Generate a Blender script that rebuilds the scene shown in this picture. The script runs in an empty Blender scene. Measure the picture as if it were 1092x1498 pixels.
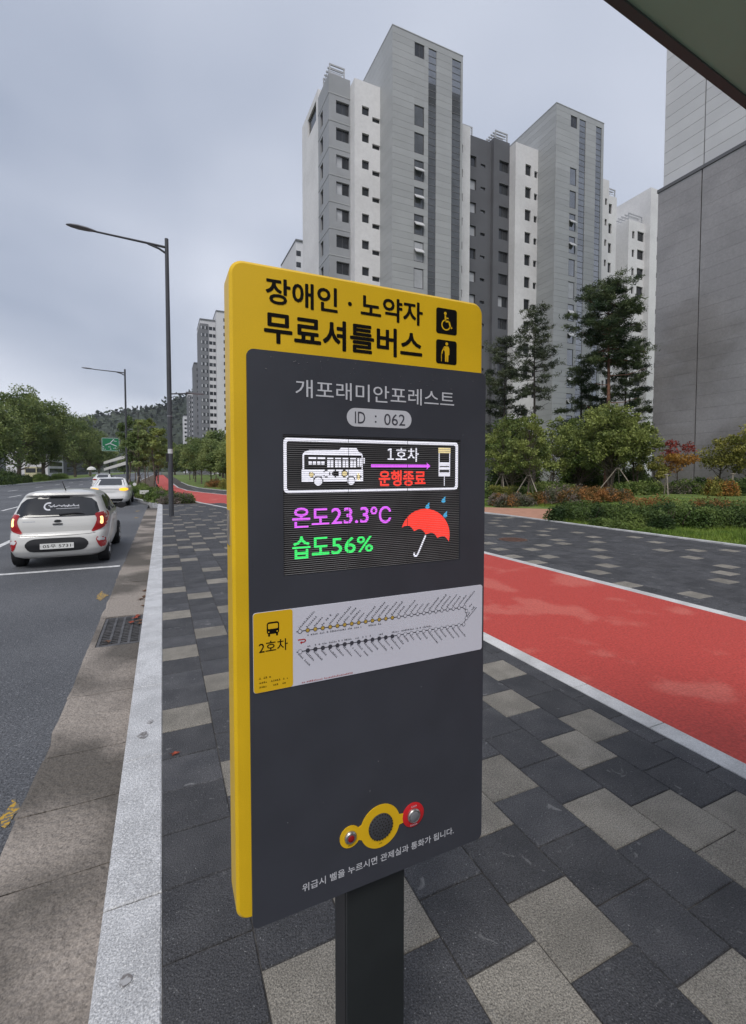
import bpy, bmesh, math, random
import numpy as np
from mathutils import Vector, Matrix

SC = bpy.context.scene
COL = SC.collection
random.seed(7)
RNG = np.random.default_rng(7)
R = math.radians

# ------------------------------------------------------------------ camera
F, CX, CY, EYE = 675.0, 546.0, 715.0, 1.65          # focal length and principal point in photo pixels, eye height
PITCH = math.atan(27 / F)
YAW = math.atan(308 / F * math.cos(PITCH))
cam = bpy.data.cameras.new('camera')
cam.sensor_fit = 'HORIZONTAL'
cam.sensor_width = 36.0
cam.lens = F / 1092 * 36.0
cam.shift_y = -34 / 1092
cam.clip_start = 0.05
cam.clip_end = 6000
camo = bpy.data.objects.new('camera', cam)
camo.location = (0, 0, EYE)
camo.rotation_euler = (math.pi / 2 - PITCH, 0, -YAW)
COL.objects.link(camo)
SC.camera = camo

# ------------------------------------------------------------------ sky, sun, exposure
SUN_EL, SUN_AZ = R(52), R(215)                       # azimuth clockwise from +Y (the road direction)
SKY_OFF = (1.7, 0.4, 0.3)                            # which stretch of cloud
W = bpy.data.worlds.new('World')
SC.world = W
W.use_nodes = True
nt = W.node_tree
nt.nodes.clear()
def wn(t, **k):
    n = nt.nodes.new(t)
    for a, b in k.items():
        setattr(n, a, b)
    return n
sky = wn('ShaderNodeTexSky', sky_type='NISHITA', sun_disc=False, sun_elevation=SUN_EL, sun_rotation=SUN_AZ, dust_density=4.0)
bg1 = wn('ShaderNodeBackground'); bg1.inputs[1].default_value = 0.07
tc = wn('ShaderNodeTexCoord')
sep = wn('ShaderNodeSeparateXYZ')
mx = wn('ShaderNodeMath', operation='MAXIMUM'); mx.inputs[1].default_value = 0.0
ad = wn('ShaderNodeMath', operation='ADD'); ad.inputs[1].default_value = 0.35
dv = wn('ShaderNodeVectorMath', operation='DIVIDE')
cmb = wn('ShaderNodeCombineXYZ')
no1 = wn('ShaderNodeTexNoise'); no1.inputs['Scale'].default_value = 1.1; no1.inputs['Detail'].default_value = 4; no1.inputs['Roughness'].default_value = 0.38
no1.inputs['Distortion'].default_value = 0.25
rmp = wn('ShaderNodeValToRGB')
rmp.color_ramp.elements[0].position = 0.34; rmp.color_ramp.elements[0].color = (0.30, 0.34, 0.43, 1)
rmp.color_ramp.elements[1].position = 0.64; rmp.color_ramp.elements[1].color = (0.61, 0.64, 0.72, 1)
bg2 = wn('ShaderNodeBackground'); bg2.inputs[1].default_value = 1.0
mixs = wn('ShaderNodeMixShader'); mixs.inputs[0].default_value = 0.88
out = wn('ShaderNodeOutputWorld')
L = nt.links.new
L(tc.outputs['Generated'], sep.inputs[0]); L(sep.outputs['Z'], mx.inputs[0]); L(mx.outputs[0], ad.inputs[0])
for i in range(3):
    L(ad.outputs[0], cmb.inputs[i])
L(tc.outputs['Generated'], dv.inputs[0]); L(cmb.outputs[0], dv.inputs[1]); mp = wn('ShaderNodeMapping'); mp.inputs['Location'].default_value = SKY_OFF; L(dv.outputs[0], mp.inputs[0]); L(mp.outputs[0], no1.inputs['Vector'])
L(no1.outputs['Fac'], rmp.inputs[0]); L(rmp.outputs[0], bg2.inputs[0])
L(sky.outputs[0], bg1.inputs[0]); L(bg1.outputs[0], mixs.inputs[1]); L(bg2.outputs[0], mixs.inputs[2]); L(mixs.outputs[0], out.inputs[0])
sd = bpy.data.lights.new('sun', 'SUN')
sd.energy = 1.5
sd.angle = R(24)
sd.color = (1.0, 0.96, 0.9)
suno = bpy.data.objects.new('sun', sd)
suno.rotation_euler = Vector((-math.sin(SUN_AZ) * math.cos(SUN_EL), -math.cos(SUN_AZ) * math.cos(SUN_EL), -math.sin(SUN_EL))).to_track_quat('-Z', 'Y').to_euler()
COL.objects.link(suno)
SC.view_settings.view_transform = 'Standard'
SC.view_settings.look = 'None'
SC.view_settings.exposure = 0.50
SC.view_settings.gamma = 1.0
SC.cycles.max_bounces = 5
SC.cycles.diffuse_bounces = 3
SC.cycles.glossy_bounces = 3
SC.cycles.volume_bounces = 0

# ------------------------------------------------------------------ pixels -> places
_f = np.array([math.sin(YAW) * math.cos(PITCH), math.cos(YAW) * math.cos(PITCH), -math.sin(PITCH)])
_r = np.array([math.cos(YAW), -math.sin(YAW), 0.0])
_u = np.cross(_r, _f)
def ray(x, y): return _f + _r * (x - CX) / F - _u * (y - CY) / F
def onz(x, y, z=0.0):
    d = ray(x, y); return np.array([0, 0, EYE]) + d * ((z - EYE) / d[2])
def ony(x, y, Y):
    d = ray(x, y); return np.array([0, 0, EYE]) + d * (Y / d[1])
def onx(x, y, X):
    d = ray(x, y); return np.array([0, 0, EYE]) + d * (X / d[0])
def smooth(a, b, x):
    t = min(1, max(0, (x - a) / (b - a))); return t * t * (3 - 2 * t)
def lawn_h(X, Y=0): return 0.30 * smooth(13.5, 22, X)
def onlawn(x, y):
    z = 0.0
    for _ in range(12):
        p = onz(x, y, z); z = 0.5 * z + 0.5 * lawn_h(p[0])
    return p

# ------------------------------------------------------------------ materials
def mat(name, col, rough=0.7, var=0.12, scale=3.0, bump=0.0, bscale=60.0, metal=0.0, spec=0.4, col2=None, lo=0.4, hi=0.6,
        fine=0.0, fscale=400.0, fleck=0.0, fkscale=170.0, fkcol=(0.45, 0.44, 0.43), fkthr=0.66, scuff=0.0, rnd=0.0, emit=0.0, alpha=1.0, coat=0.0, transl=0.0, detail=4):
    m = bpy.data.materials.new(name)
    m.use_nodes = True
    t = m.node_tree
    b = t.nodes['Principled BSDF']
    b.inputs['Roughness'].default_value = rough
    b.inputs['Metallic'].default_value = metal
    b.inputs['Specular IOR Level'].default_value = spec
    if coat: b.inputs['Coat Weight'].default_value = coat; b.inputs['Coat Roughness'].default_value = 0.08
    g = t.nodes.new('ShaderNodeNewGeometry')
    c4 = lambda c: (c[0], c[1], c[2], 1)
    n = t.nodes.new('ShaderNodeTexNoise'); n.inputs['Scale'].default_value = scale; n.inputs['Detail'].default_value = detail
    t.links.new(g.outputs['Position'], n.inputs['Vector'])
    r = t.nodes.new('ShaderNodeValToRGB')
    c2 = col2 if col2 else tuple(min(1, c * (1 + var)) for c in col)
    c1 = col if col2 else tuple(c * (1 - var) for c in col)
    r.color_ramp.elements[0].position = lo; r.color_ramp.elements[0].color = c4(c1)
    r.color_ramp.elements[1].position = hi; r.color_ramp.elements[1].color = c4(c2)
    t.links.new(n.outputs['Fac'], r.inputs[0])
    sock = r.outputs[0]
    def mult(sock, fac_sock, lo_, hi_, a=0.3, z=0.7):
        mr = t.nodes.new('ShaderNodeMapRange')
        mr.inputs['From Min'].default_value = a; mr.inputs['From Max'].default_value = z
        mr.inputs['To Min'].default_value = lo_; mr.inputs['To Max'].default_value = hi_
        t.links.new(fac_sock, mr.inputs['Value'])
        mm = t.nodes.new('ShaderNodeVectorMath'); mm.operation = 'SCALE'
        t.links.new(sock, mm.inputs[0]); t.links.new(mr.outputs[0], mm.inputs['Scale'])
        return mm.outputs[0]
    if fine:
        n2 = t.nodes.new('ShaderNodeTexNoise'); n2.inputs['Scale'].default_value = fscale; n2.inputs['Detail'].default_value = 2
        t.links.new(g.outputs['Position'], n2.inputs['Vector'])
        sock = mult(sock, n2.outputs['Fac'], 1 - fine, 1 + fine)
    def over(sock, scale_, thr, wid, colr, amt, det=2, dist=0.0):
        nn = t.nodes.new('ShaderNodeTexNoise'); nn.inputs['Scale'].default_value = scale_; nn.inputs['Detail'].default_value = det; nn.inputs['Distortion'].default_value = dist
        t.links.new(g.outputs['Position'], nn.inputs['Vector'])
        mr = t.nodes.new('ShaderNodeMapRange'); mr.inputs['From Min'].default_value = thr; mr.inputs['From Max'].default_value = thr + wid
        mr.inputs['To Min'].default_value = 0; mr.inputs['To Max'].default_value = amt
        t.links.new(nn.outputs['Fac'], mr.inputs['Value'])
        mx_ = t.nodes.new('ShaderNodeMix'); mx_.data_type = 'RGBA'
        t.links.new(mr.outputs[0], mx_.inputs[0]); t.links.new(sock, mx_.inputs[6]); mx_.inputs[7].default_value = (colr[0], colr[1], colr[2], 1)
        return mx_.outputs[2]
    if fleck: sock = over(sock, fkscale, fkthr, 0.06, fkcol, fleck)
    if scuff: sock = over(sock, 11.0, 0.655, 0.06, (0.26, 0.26, 0.26), scuff, 6, 1.6)
    if rnd:
        oi = t.nodes.new('ShaderNodeObjectInfo')
        sock = mult(sock, oi.outputs['Random'], 1 - rnd, 1 + rnd, 0, 1)
    t.links.new(sock, b.inputs['Base Color'])
    if bump:
        n3 = t.nodes.new('ShaderNodeTexNoise'); n3.inputs['Scale'].default_value = bscale; n3.inputs['Detail'].default_value = 3
        t.links.new(g.outputs['Position'], n3.inputs['Vector'])
        bp = t.nodes.new('ShaderNodeBump'); bp.inputs['Strength'].default_value = bump; bp.inputs['Distance'].default_value = 0.02
        t.links.new(n3.outputs['Fac'], bp.inputs['Height']); t.links.new(bp.outputs[0], b.inputs['Normal'])
    if emit:
        t.links.new(sock, b.inputs['Emission Color']); b.inputs['Emission Strength'].default_value = emit
    if alpha < 1: b.inputs['Alpha'].default_value = alpha
    if transl:
        o = t.nodes['Material Output']; tr = t.nodes.new('ShaderNodeBsdfTranslucent'); ms = t.nodes.new('ShaderNodeMixShader')
        ms.inputs[0].default_value = transl
        t.links.new(sock, tr.inputs[0]); t.links.new(b.outputs[0], ms.inputs[1]); t.links.new(tr.outputs[0], ms.inputs[2]); t.links.new(ms.outputs[0], o.inputs[0])
    return m

def leafmat(name, a, b, scale=1.3, rough=0.55, transl=0.3, lo=0.38, hi=0.62):
    k_ = 1.22; a = tuple(c * k_ for c in a); b = tuple(c * k_ for c in b)
    return mat(name, a, rough, col2=b, scale=scale, lo=lo, hi=hi, fine=0.35, fscale=9, transl=transl, spec=0.25, detail=1)

M = {}
M['asphalt'] = mat('asphalt', (0.080, 0.084, 0.093), 0.66, col2=(0.114, 0.118, 0.128), scale=0.35, fine=0.5, fscale=95, fleck=0.55, fkscale=62, fkcol=(0.26, 0.26, 0.275), fkthr=0.61, bump=0.8, bscale=80, detail=8)
M['asphalt_line'] = mat('road_paint', (0.58, 0.58, 0.58), 0.6, var=0.18, scale=9, fine=0.15, fscale=90)
M['yellow_paint'] = mat('worn_yellow_paint', (0.45, 0.27, 0.03), 0.7, col2=(0.13, 0.12, 0.10), scale=48, lo=0.44, hi=0.52, detail=8)
M['concrete'] = mat('gutter_concrete', (0.105, 0.093, 0.081), 0.85, col2=(0.285, 0.25, 0.22), scale=1.0, lo=0.41, hi=0.57, fine=0.28, fscale=110, fleck=0.4, fkscale=70, fkcol=(0.06, 0.053, 0.047), fkthr=0.60, bump=1.0, bscale=28, detail=14)
M['granite'] = mat('granite', (0.45, 0.455, 0.47), 0.7, var=0.10, scale=5, fine=0.40, fscale=170, fleck=0.7, fkscale=95, fkcol=(0.72, 0.72, 0.72), fkthr=0.59, bump=0.4, bscale=110, rnd=0.06)
M['granite_small'] = mat('granite_edging', (0.50, 0.50, 0.50), 0.7, var=0.12, scale=4, fine=0.22, fscale=200, rnd=0.08)
M['paver_dark'] = mat('dark_paver', (0.046, 0.047, 0.053), 0.66, col2=(0.076, 0.076, 0.082), scale=4.5, lo=0.35, hi=0.68, fine=0.6, fscale=190, fleck=0.7, fkscale=120, fkcol=(0.32, 0.32, 0.32), fkthr=0.67, scuff=0.45, bump=0.6, bscale=150, rnd=0.20, detail=8)
M['paver_light'] = mat('light_paver', (0.225, 0.208, 0.180), 0.75, var=0.12, scale=5, fine=0.5, fscale=190, fleck=0.6, fkscale=120, fkcol=(0.07, 0.065, 0.058), fkthr=0.62, scuff=0.2, bump=0.6, bscale=150, rnd=0.12, detail=6)
M['sand'] = mat('joint_sand', (0.055, 0.05, 0.046), 0.95, col2=(0.16, 0.15, 0.14), scale=14, lo=0.5, hi=0.75, bump=0.4, bscale=90)
M['red_path'] = mat('red_asphalt', (0.47, 0.060, 0.047), 0.62, col2=(0.53, 0.115, 0.09), scale=1.3, lo=0.54, hi=0.62, fine=0.2, fscale=50, fleck=0.5, fkscale=38, fkcol=(0.22, 0.03, 0.025), fkthr=0.66, bump=0.6, bscale=70, detail=14)
M['ochre'] = mat('ochre_path', (0.42, 0.22, 0.15), 0.8, var=0.08, fine=0.12, fscale=60)
M['soil'] = mat('soil', (0.09, 0.065, 0.045), 0.95, var=0.3, scale=6, bump=0.6, bscale=30)
M['lawn'] = mat('lawn_turf', (0.075, 0.12, 0.025), 0.9, col2=(0.15, 0.20, 0.045), scale=1.2, fine=0.35, fscale=30, bump=0.7, bscale=25)
M['grass'] = leafmat('grass_blades', (0.075, 0.135, 0.022), (0.165, 0.225, 0.04), 1.0)
M['ground'] = mat('far_ground', (0.10, 0.11, 0.075), 0.95, var=0.3, scale=0.05)
M['yellow'] = mat('yellow_sign_paint', (0.72, 0.455, 0.012), 0.42, var=0.04, scale=6, fine=0.05, fscale=500, spec=0.35)
M['charcoal'] = mat('charcoal_sign_paint', (0.043, 0.046, 0.058), 0.40, var=0.05, scale=9, fine=0.05, fscale=900, spec=0.45)
M['pole_green'] = mat('dark_post_paint', (0.018, 0.021, 0.022), 0.48, var=0.1, scale=5)
M['black_print'] = mat('black_print', (0.005, 0.0045, 0.004), 0.7, var=0.1, spec=0.12)
M['grey_print'] = mat('pale_grey_print', (0.55, 0.56, 0.60), 0.5, var=0.03)
M['white_print'] = mat('white_print', (0.62, 0.62, 0.70), 0.45, var=0.02)
M['dark_print'] = mat('dark_grey_print', (0.05, 0.05, 0.065), 0.5, var=0.05)
M['red_print'] = mat('red_print', (0.50, 0.03, 0.03), 0.5, var=0.05)
M['label_yellow'] = mat('label_yellow', (0.72, 0.44, 0.012), 0.35, var=0.02)
M['dot_yellow'] = mat('marker_yellow', (0.50, 0.33, 0.06), 0.5, var=0.05)
M['screen'] = mat('screen_black', (0.02, 0.02, 0.022), 0.35, var=0.1, scale=30)
M['louvre'] = mat('louvre_plastic', (0.22, 0.215, 0.22), 0.55, var=0.15, scale=12)
def led(n, c, s): return mat(n, c, 0.5, var=0.03, scale=200, emit=s, fine=0.16, fscale=420)
M['led_white'] = led('led_white', (0.78, 0.78, 0.86), 0.62)
M['led_magenta'] = led('led_magenta', (0.62, 0.10, 0.78), 0.8)
M['led_green'] = led('led_green', (0.03, 0.72, 0.13), 0.8)
M['led_red'] = led('led_red', (0.80, 0.035, 0.02), 0.85)
M['led_yellow'] = led('led_yellow', (0.70, 0.58, 0.30), 0.6)
M['led_blue'] = led('led_blue', (0.05, 0.36, 0.62), 0.6)
M['steel'] = mat('brushed_steel', (0.45, 0.44, 0.43), 0.35, metal=0.9, var=0.1, scale=40)
M['red_plastic'] = mat('red_plastic', (0.55, 0.02, 0.025), 0.3, var=0.04)
M['ruby'] = mat('ruby_lens', (0.25, 0.01, 0.012), 0.15, var=0.1)
M['black_plastic'] = mat('black_plastic', (0.018, 0.018, 0.02), 0.45, var=0.1)
M['grille'] = mat('speaker_grille', (0.05, 0.052, 0.06), 0.5, var=0.05)
M['drop'] = mat('water_drop', (0.10, 0.10, 0.11), 0.05, var=0.02, spec=0.8)
M['lamp_grey'] = mat('street_lamp_paint', (0.055, 0.058, 0.066), 0.45, var=0.08, scale=2)
M['lamp_head'] = mat('lamp_head', (0.16, 0.165, 0.18), 0.4, var=0.06)
M['sticker'] = mat('sticker', (0.6, 0.6, 0.6), 0.5)
M['car_paint'] = mat('pearl_white_car_paint', (0.56, 0.555, 0.535), 0.3, var=0.015, coat=0.7, scale=2)
M['car_white'] = mat('white_car_paint', (0.74, 0.73, 0.72), 0.28, var=0.01, coat=0.8)
M['car_glass'] = mat('car_glass', (0.018, 0.02, 0.023), 0.06, var=0.1, spec=0.6)
M['tyre'] = mat('tyre_rubber', (0.016, 0.016, 0.017), 0.8, var=0.15, scale=20)
M['rim'] = mat('alloy_rim', (0.35, 0.35, 0.36), 0.35, metal=0.8, var=0.05)
M['tail_red'] = mat('tail_light_red', (0.27, 0.008, 0.010), 0.15, var=0.06, emit=0.10, spec=0.6)
M['tail_on'] = mat('tail_light_lit', (1.0, 0.55, 0.22), 0.3, var=0.05, emit=1.4)
M['amber_on'] = mat('amber_lamp_lit', (1.0, 0.42, 0.03), 0.3, var=0.05, emit=1.0)
M['plate'] = mat('number_plate', (0.68, 0.68, 0.66), 0.4, var=0.02)
M['chrome'] = mat('chrome', (0.6, 0.6, 0.6), 0.15, metal=1.0, var=0.02)
M['wall_white'] = mat('white_render', (0.66, 0.655, 0.66), 0.85, var=0.05, scale=0.25, fine=0.04, fscale=3)
M['wall_grey'] = mat('mid_grey_render', (0.30, 0.31, 0.325), 0.6, var=0.06, scale=0.25)
M['wall_dark'] = mat('dark_grey_render', (0.115, 0.118, 0.13), 0.8, var=0.06, scale=0.3)
M['panel_grey'] = mat('grey_metal_panel', (0.355, 0.365, 0.37), 0.5, var=0.03, scale=0.4, rnd=0.05)
M['panel_joint'] = mat('panel_joint', (0.15, 0.152, 0.16), 0.8, var=0.1)
M['panel_white'] = mat('white_wall_panel', (0.54, 0.545, 0.56), 0.6, var=0.03, scale=0.5, rnd=0.04)
M['stone'] = mat('polished_granite', (0.245, 0.235, 0.238), 0.3, var=0.10, scale=0.35, fine=0.08, fscale=8, rnd=0.05, spec=0.5, coat=0.6)
M['window_frame'] = mat('window_frame', (0.07, 0.07, 0.075), 0.5, var=0.05)
M['window_white'] = mat('window_sash', (0.55, 0.55, 0.56), 0.4, var=0.03)
M['glass'] = mat('window_glass', (0.028, 0.031, 0.036), 0.07, var=0.25, scale=0.6, spec=0.5)
M['glass_strip'] = mat('reflective_glass', (0.26, 0.27, 0.285), 0.05, var=0.1, scale=0.5, metal=0.75)
M['leaf_hill'] = leafmat('hill_canopy', (0.018, 0.026, 0.018), (0.045, 0.058, 0.036), 0.02, transl=0.0)
M['glass_pale'] = mat('window_blind', (0.40, 0.41, 0.43), 0.25, var=0.12, scale=0.8, spec=0.5)
M['rail'] = mat('roof_railing', (0.42, 0.43, 0.45), 0.5, var=0.05)
M['far_white'] = mat('far_white_render', (0.56, 0.56, 0.58), 0.85, var=0.04, scale=0.1)
M['far_grey'] = mat('far_grey_render', (0.17, 0.175, 0.19), 0.85, var=0.06, scale=0.1)
M['bark'] = mat('bark', (0.085, 0.066, 0.05), 0.9, col2=(0.16, 0.13, 0.105), scale=9, bump=0.8, bscale=25)
M['pine_bark'] = mat('pine_bark', (0.075, 0.045, 0.035), 0.9, col2=(0.20, 0.10, 0.065), scale=4, bump=0.9, bscale=14)
M['dark_bark'] = mat('dark_bark', (0.035, 0.03, 0.027), 0.9, var=0.25, scale=6, bump=0.8, bscale=16)
M['stake'] = mat('timber_stake', (0.27, 0.235, 0.19), 0.8, var=0.2, scale=8)
M['leaf_olive'] = leafmat('olive_leaves', (0.080, 0.110, 0.030), (0.25, 0.285, 0.085))
M['leaf_mid'] = leafmat('mid_green_leaves', (0.055, 0.092, 0.022), (0.155, 0.205, 0.055))
M['leaf_zelkova'] = leafmat('street_tree_leaves', (0.085, 0.125, 0.042), (0.205, 0.245, 0.085), 0.5)
M['leaf_dark'] = leafmat('dark_evergreen_leaves', (0.024, 0.046, 0.014), (0.09, 0.13, 0.036), 2.0)
M['leaf_yellow'] = leafmat('yellow_green_leaves', (0.12, 0.13, 0.03), (0.28, 0.26, 0.065))
M['leaf_red'] = leafmat('red_maple_leaves', (0.15, 0.03, 0.025), (0.26, 0.055, 0.04))
M['leaf_orange'] = leafmat('orange_maple_leaves', (0.26, 0.115, 0.03), (0.34, 0.20, 0.045))
M['leaf_rust'] = leafmat('rust_brown_leaves', (0.10, 0.075, 0.025), (0.30, 0.145, 0.05), 2.5)
M['leaf_mauve'] = leafmat('mauve_grey_leaves', (0.07, 0.085, 0.045), (0.20, 0.16, 0.145), 3.0)
M['needle'] = leafmat('pine_needles', (0.02, 0.038, 0.016), (0.075, 0.10, 0.04), 0.9, transl=0.12)
M['needle_grey'] = leafmat('grey_pine_needles', (0.03, 0.042, 0.024), (0.085, 0.10, 0.055), 0.9, transl=0.12)
M['fallen'] = mat('fallen_leaf', (0.25, 0.045, 0.02), 0.7, var=0.3, scale=30)
M['fallen_brown'] = mat('dry_leaf', (0.11, 0.055, 0.03), 0.8, var=0.3, scale=30)
M['iron'] = mat('cast_iron', (0.10, 0.098, 0.10), 0.5, var=0.2, scale=15, metal=0.4)
M['rust_iron'] = mat('rusty_cast_iron', (0.11, 0.06, 0.045), 0.75, var=0.25, scale=12)
M['hollow'] = mat('drain_bottom', (0.02, 0.018, 0.016), 0.9, var=0.3)
M['canopy'] = mat('shelter_roof_underside', (0.36, 0.60, 0.45), 0.5, var=0.08, scale=2)
M['canopy_edge'] = mat('shelter_roof_edge', (0.06, 0.085, 0.08), 0.5, var=0.08)
M['sign_green'] = mat('road_sign_green', (0.012, 0.17, 0.07), 0.4, var=0.05)
M['hill'] = mat('wooded_hill', (0.020, 0.028, 0.020), 0.95, col2=(0.042, 0.054, 0.036), scale=0.02, fine=0.4, fscale=0.12, bump=1.0, bscale=0.09, detail=8)
M['cloth_dark'] = mat('dark_clothes', (0.02, 0.02, 0.024), 0.9)
M['skin'] = mat('skin', (0.42, 0.25, 0.18), 0.6)
M['canvas'] = mat('white_canvas', (0.66, 0.66, 0.64), 0.8, var=0.04)
M['bus_yellow'] = mat('cream_bus_paint', (0.55, 0.50, 0.34), 0.4, var=0.03)

# ------------------------------------------------------------------ object helpers
def tag(o, label=None, cat=None, group=None, kind=None):
    if label: o['label'] = label
    if cat: o['category'] = cat
    if group: o['group'] = group
    if kind: o['kind'] = kind
    return o
def thing(name, label, cat, loc=(0, 0, 0), rz=0.0, group=None):
    o = bpy.data.objects.new(name, None)
    o.empty_display_size = 0.2
    o.location = loc; o.rotation_euler = (0, 0, rz)
    COL.objects.link(o)
    return tag(o, label, cat, group)
def link(name, me, parent=None, loc=None):
    o = bpy.data.objects.new(name, me)
    COL.objects.link(o)
    if parent: o.parent = parent
    if loc is not None: o.location = loc
    return o
def copy_tree(o, parent=None):
    kids = list(o.children)
    c = o.copy(); COL.objects.link(c); c.parent = parent
    for k in kids: copy_tree(k, c)
    return c

class MB:
    def __init__(s): s.v = []; s.f = []; s.m = []
    def add(s, vs, fs, mi=0):
        o = len(s.v); s.v += [tuple(p) for p in vs]
        s.f += [tuple(i + o for i in f) for f in fs]; s.m += [mi] * len(fs); return s
    def box(s, x0, x1, y0, y1, z0, z1, mi=0):
        return s.add([(x0, y0, z0), (x1, y0, z0), (x1, y1, z0), (x0, y1, z0), (x0, y0, z1), (x1, y0, z1), (x1, y1, z1), (x0, y1, z1)],
                     [(0, 3, 2, 1), (4, 5, 6, 7), (0, 1, 5, 4), (1, 2, 6, 5), (2, 3, 7, 6), (3, 0, 4, 7)], mi)
    def cbox(s, x0, x1, y0, y1, z0, z1, c, mi=0):      # box with its top edges chamfered
        return s.add([(x0, y0, z0), (x1, y0, z0), (x1, y1, z0), (x0, y1, z0), (x0, y0, z1 - c), (x1, y0, z1 - c), (x1, y1, z1 - c), (x0, y1, z1 - c),
                      (x0 + c, y0 + c, z1), (x1 - c, y0 + c, z1), (x1 - c, y1 - c, z1), (x0 + c, y1 - c, z1)],
                     [(0, 3, 2, 1), (8, 9, 10, 11), (0, 1, 5, 4), (1, 2, 6, 5), (2, 3, 7, 6), (3, 0, 4, 7), (4, 5, 9, 8), (5, 6, 10, 9), (6, 7, 11, 10), (7, 4, 8, 11)], mi)
    def quad(s, a, b, c, d, mi=0): return s.add([a, b, c, d], [(0, 1, 2, 3)], mi)
    def poly(s, pts, mi=0): return s.add(pts, [tuple(range(len(pts)))], mi)
    def tube(s, pts, rad, n=8, mi=0, caps=True):
        pts = [Vector(p) for p in pts]
        rad = [rad] * len(pts) if isinstance(rad, (int, float)) else list(rad)
        vs = []; fs = []
        ref = None
        for i, p in enumerate(pts):
            d = (pts[min(i + 1, len(pts) - 1)] - pts[max(i - 1, 0)]).normalized()
            if ref is None:
                ref = Vector((0, 0, 1)) if abs(d.z) < 0.9 else Vector((1, 0, 0))
            a = (ref - d * ref.dot(d)).normalized(); ref = a; b = d.cross(a)
            for k in range(n):
                t = 2 * math.pi * k / n
                vs.append(p + (a * math.cos(t) + b * math.sin(t)) * rad[i])
        for i in range(len(pts) - 1):
            for k in range(n):
                fs.append((i * n + k, i * n + (k + 1) % n, (i + 1) * n + (k + 1) % n, (i + 1) * n + k))
        if caps:
            fs.append(tuple(range(n))[::-1]); fs.append(tuple((len(pts) - 1) * n + k for k in range(n)))
        return s.add(vs, fs, mi)
    def lathe(s, c, prof, n=16, mi=0, axis='z'):
        vs = []; fs = []
        for r_, h in prof:
            for k in range(n):
                t = 2 * math.pi * k / n
                if axis == 'z': vs.append((c[0] + r_ * math.cos(t), c[1] + r_ * math.sin(t), c[2] + h))
                elif axis == 'y': vs.append((c[0] + r_ * math.cos(t), c[1] + h, c[2] + r_ * math.sin(t)))
                else: vs.append((c[0] + h, c[1] + r_ * math.cos(t), c[2] + r_ * math.sin(t)))
        for i in range(len(prof) - 1):
            for k in range(n):
                fs.append((i * n + k, i * n + (k + 1) % n, (i + 1) * n + (k + 1) % n, (i + 1) * n + k))
        fs.append(tuple(range(n))[::-1]); fs.append(tuple((len(prof) - 1) * n + k for k in range(n)))
        return s.add(vs, fs, mi)
    def mesh(s, name, mats, smooth=False):
        me = bpy.data.meshes.new(name)
        me.from_pydata(s.v, [], s.f)
        for m in (mats if isinstance(mats, (list, tuple)) else [mats]): me.materials.append(m)
        if any(s.m): me.polygons.foreach_set('material_index', s.m)
        bm = bmesh.new(); bm.from_mesh(me); bmesh.ops.recalc_face_normals(bm, faces=bm.faces); bm.to_mesh(me); bm.free()
        if smooth:
            me.polygons.foreach_set('use_smooth', [True] * len(me.polygons))
            try: me.set_sharp_from_angle(angle=R(40))
            except Exception: pass
        me.update()
        return me
    def build(s, name, mats, parent=None, smooth=False, loc=None):
        return link(name, s.mesh(name, mats, smooth), parent, loc)

def structure(o): return tag(o, kind='structure')

# flat drawing in the plane y = const (x, z)
class Flat:
    def __init__(s, y): s.y = y; s.mb = MB()
    def poly(s, pts): s.mb.poly([(p[0], s.y, p[1]) for p in pts]); return s
    def rect(s, x0, z0, x1, z1): return s.poly([(x0, z0), (x1, z0), (x1, z1), (x0, z1)])
    def disc(s, x, z, r, n=20, rz=None):
        rz = r if rz is None else rz
        return s.poly([(x + r * math.cos(2 * math.pi * k / n), z + rz * math.sin(2 * math.pi * k / n)) for k in range(n)])
    def ring(s, x, z, r0, r1, a0=0, a1=360, n=24):
        for k in range(n):
            a = R(a0 + (a1 - a0) * k / n); b = R(a0 + (a1 - a0) * (k + 1) / n)
            s.poly([(x + r0 * math.cos(a), z + r0 * math.sin(a)), (x + r1 * math.cos(a), z + r1 * math.sin(a)),
                    (x + r1 * math.cos(b), z + r1 * math.sin(b)), (x + r0 * math.cos(b), z + r0 * math.sin(b))])
        return s
    def stroke(s, pts, w):
        for (ax, az), (bx, bz) in zip(pts[:-1], pts[1:]):
            dx, dz = bx - ax, bz - az; l = math.hypot(dx, dz) or 1; nx, nz = -dz / l * w / 2, dx / l * w / 2
            s.poly([(ax + nx, az + nz), (bx + nx, bz + nz), (bx - nx, bz - nz), (ax - nx, az - nz)])
        return s
    def build(s, name, m, parent):
        return s.mb.build(name, m, parent)

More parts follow.
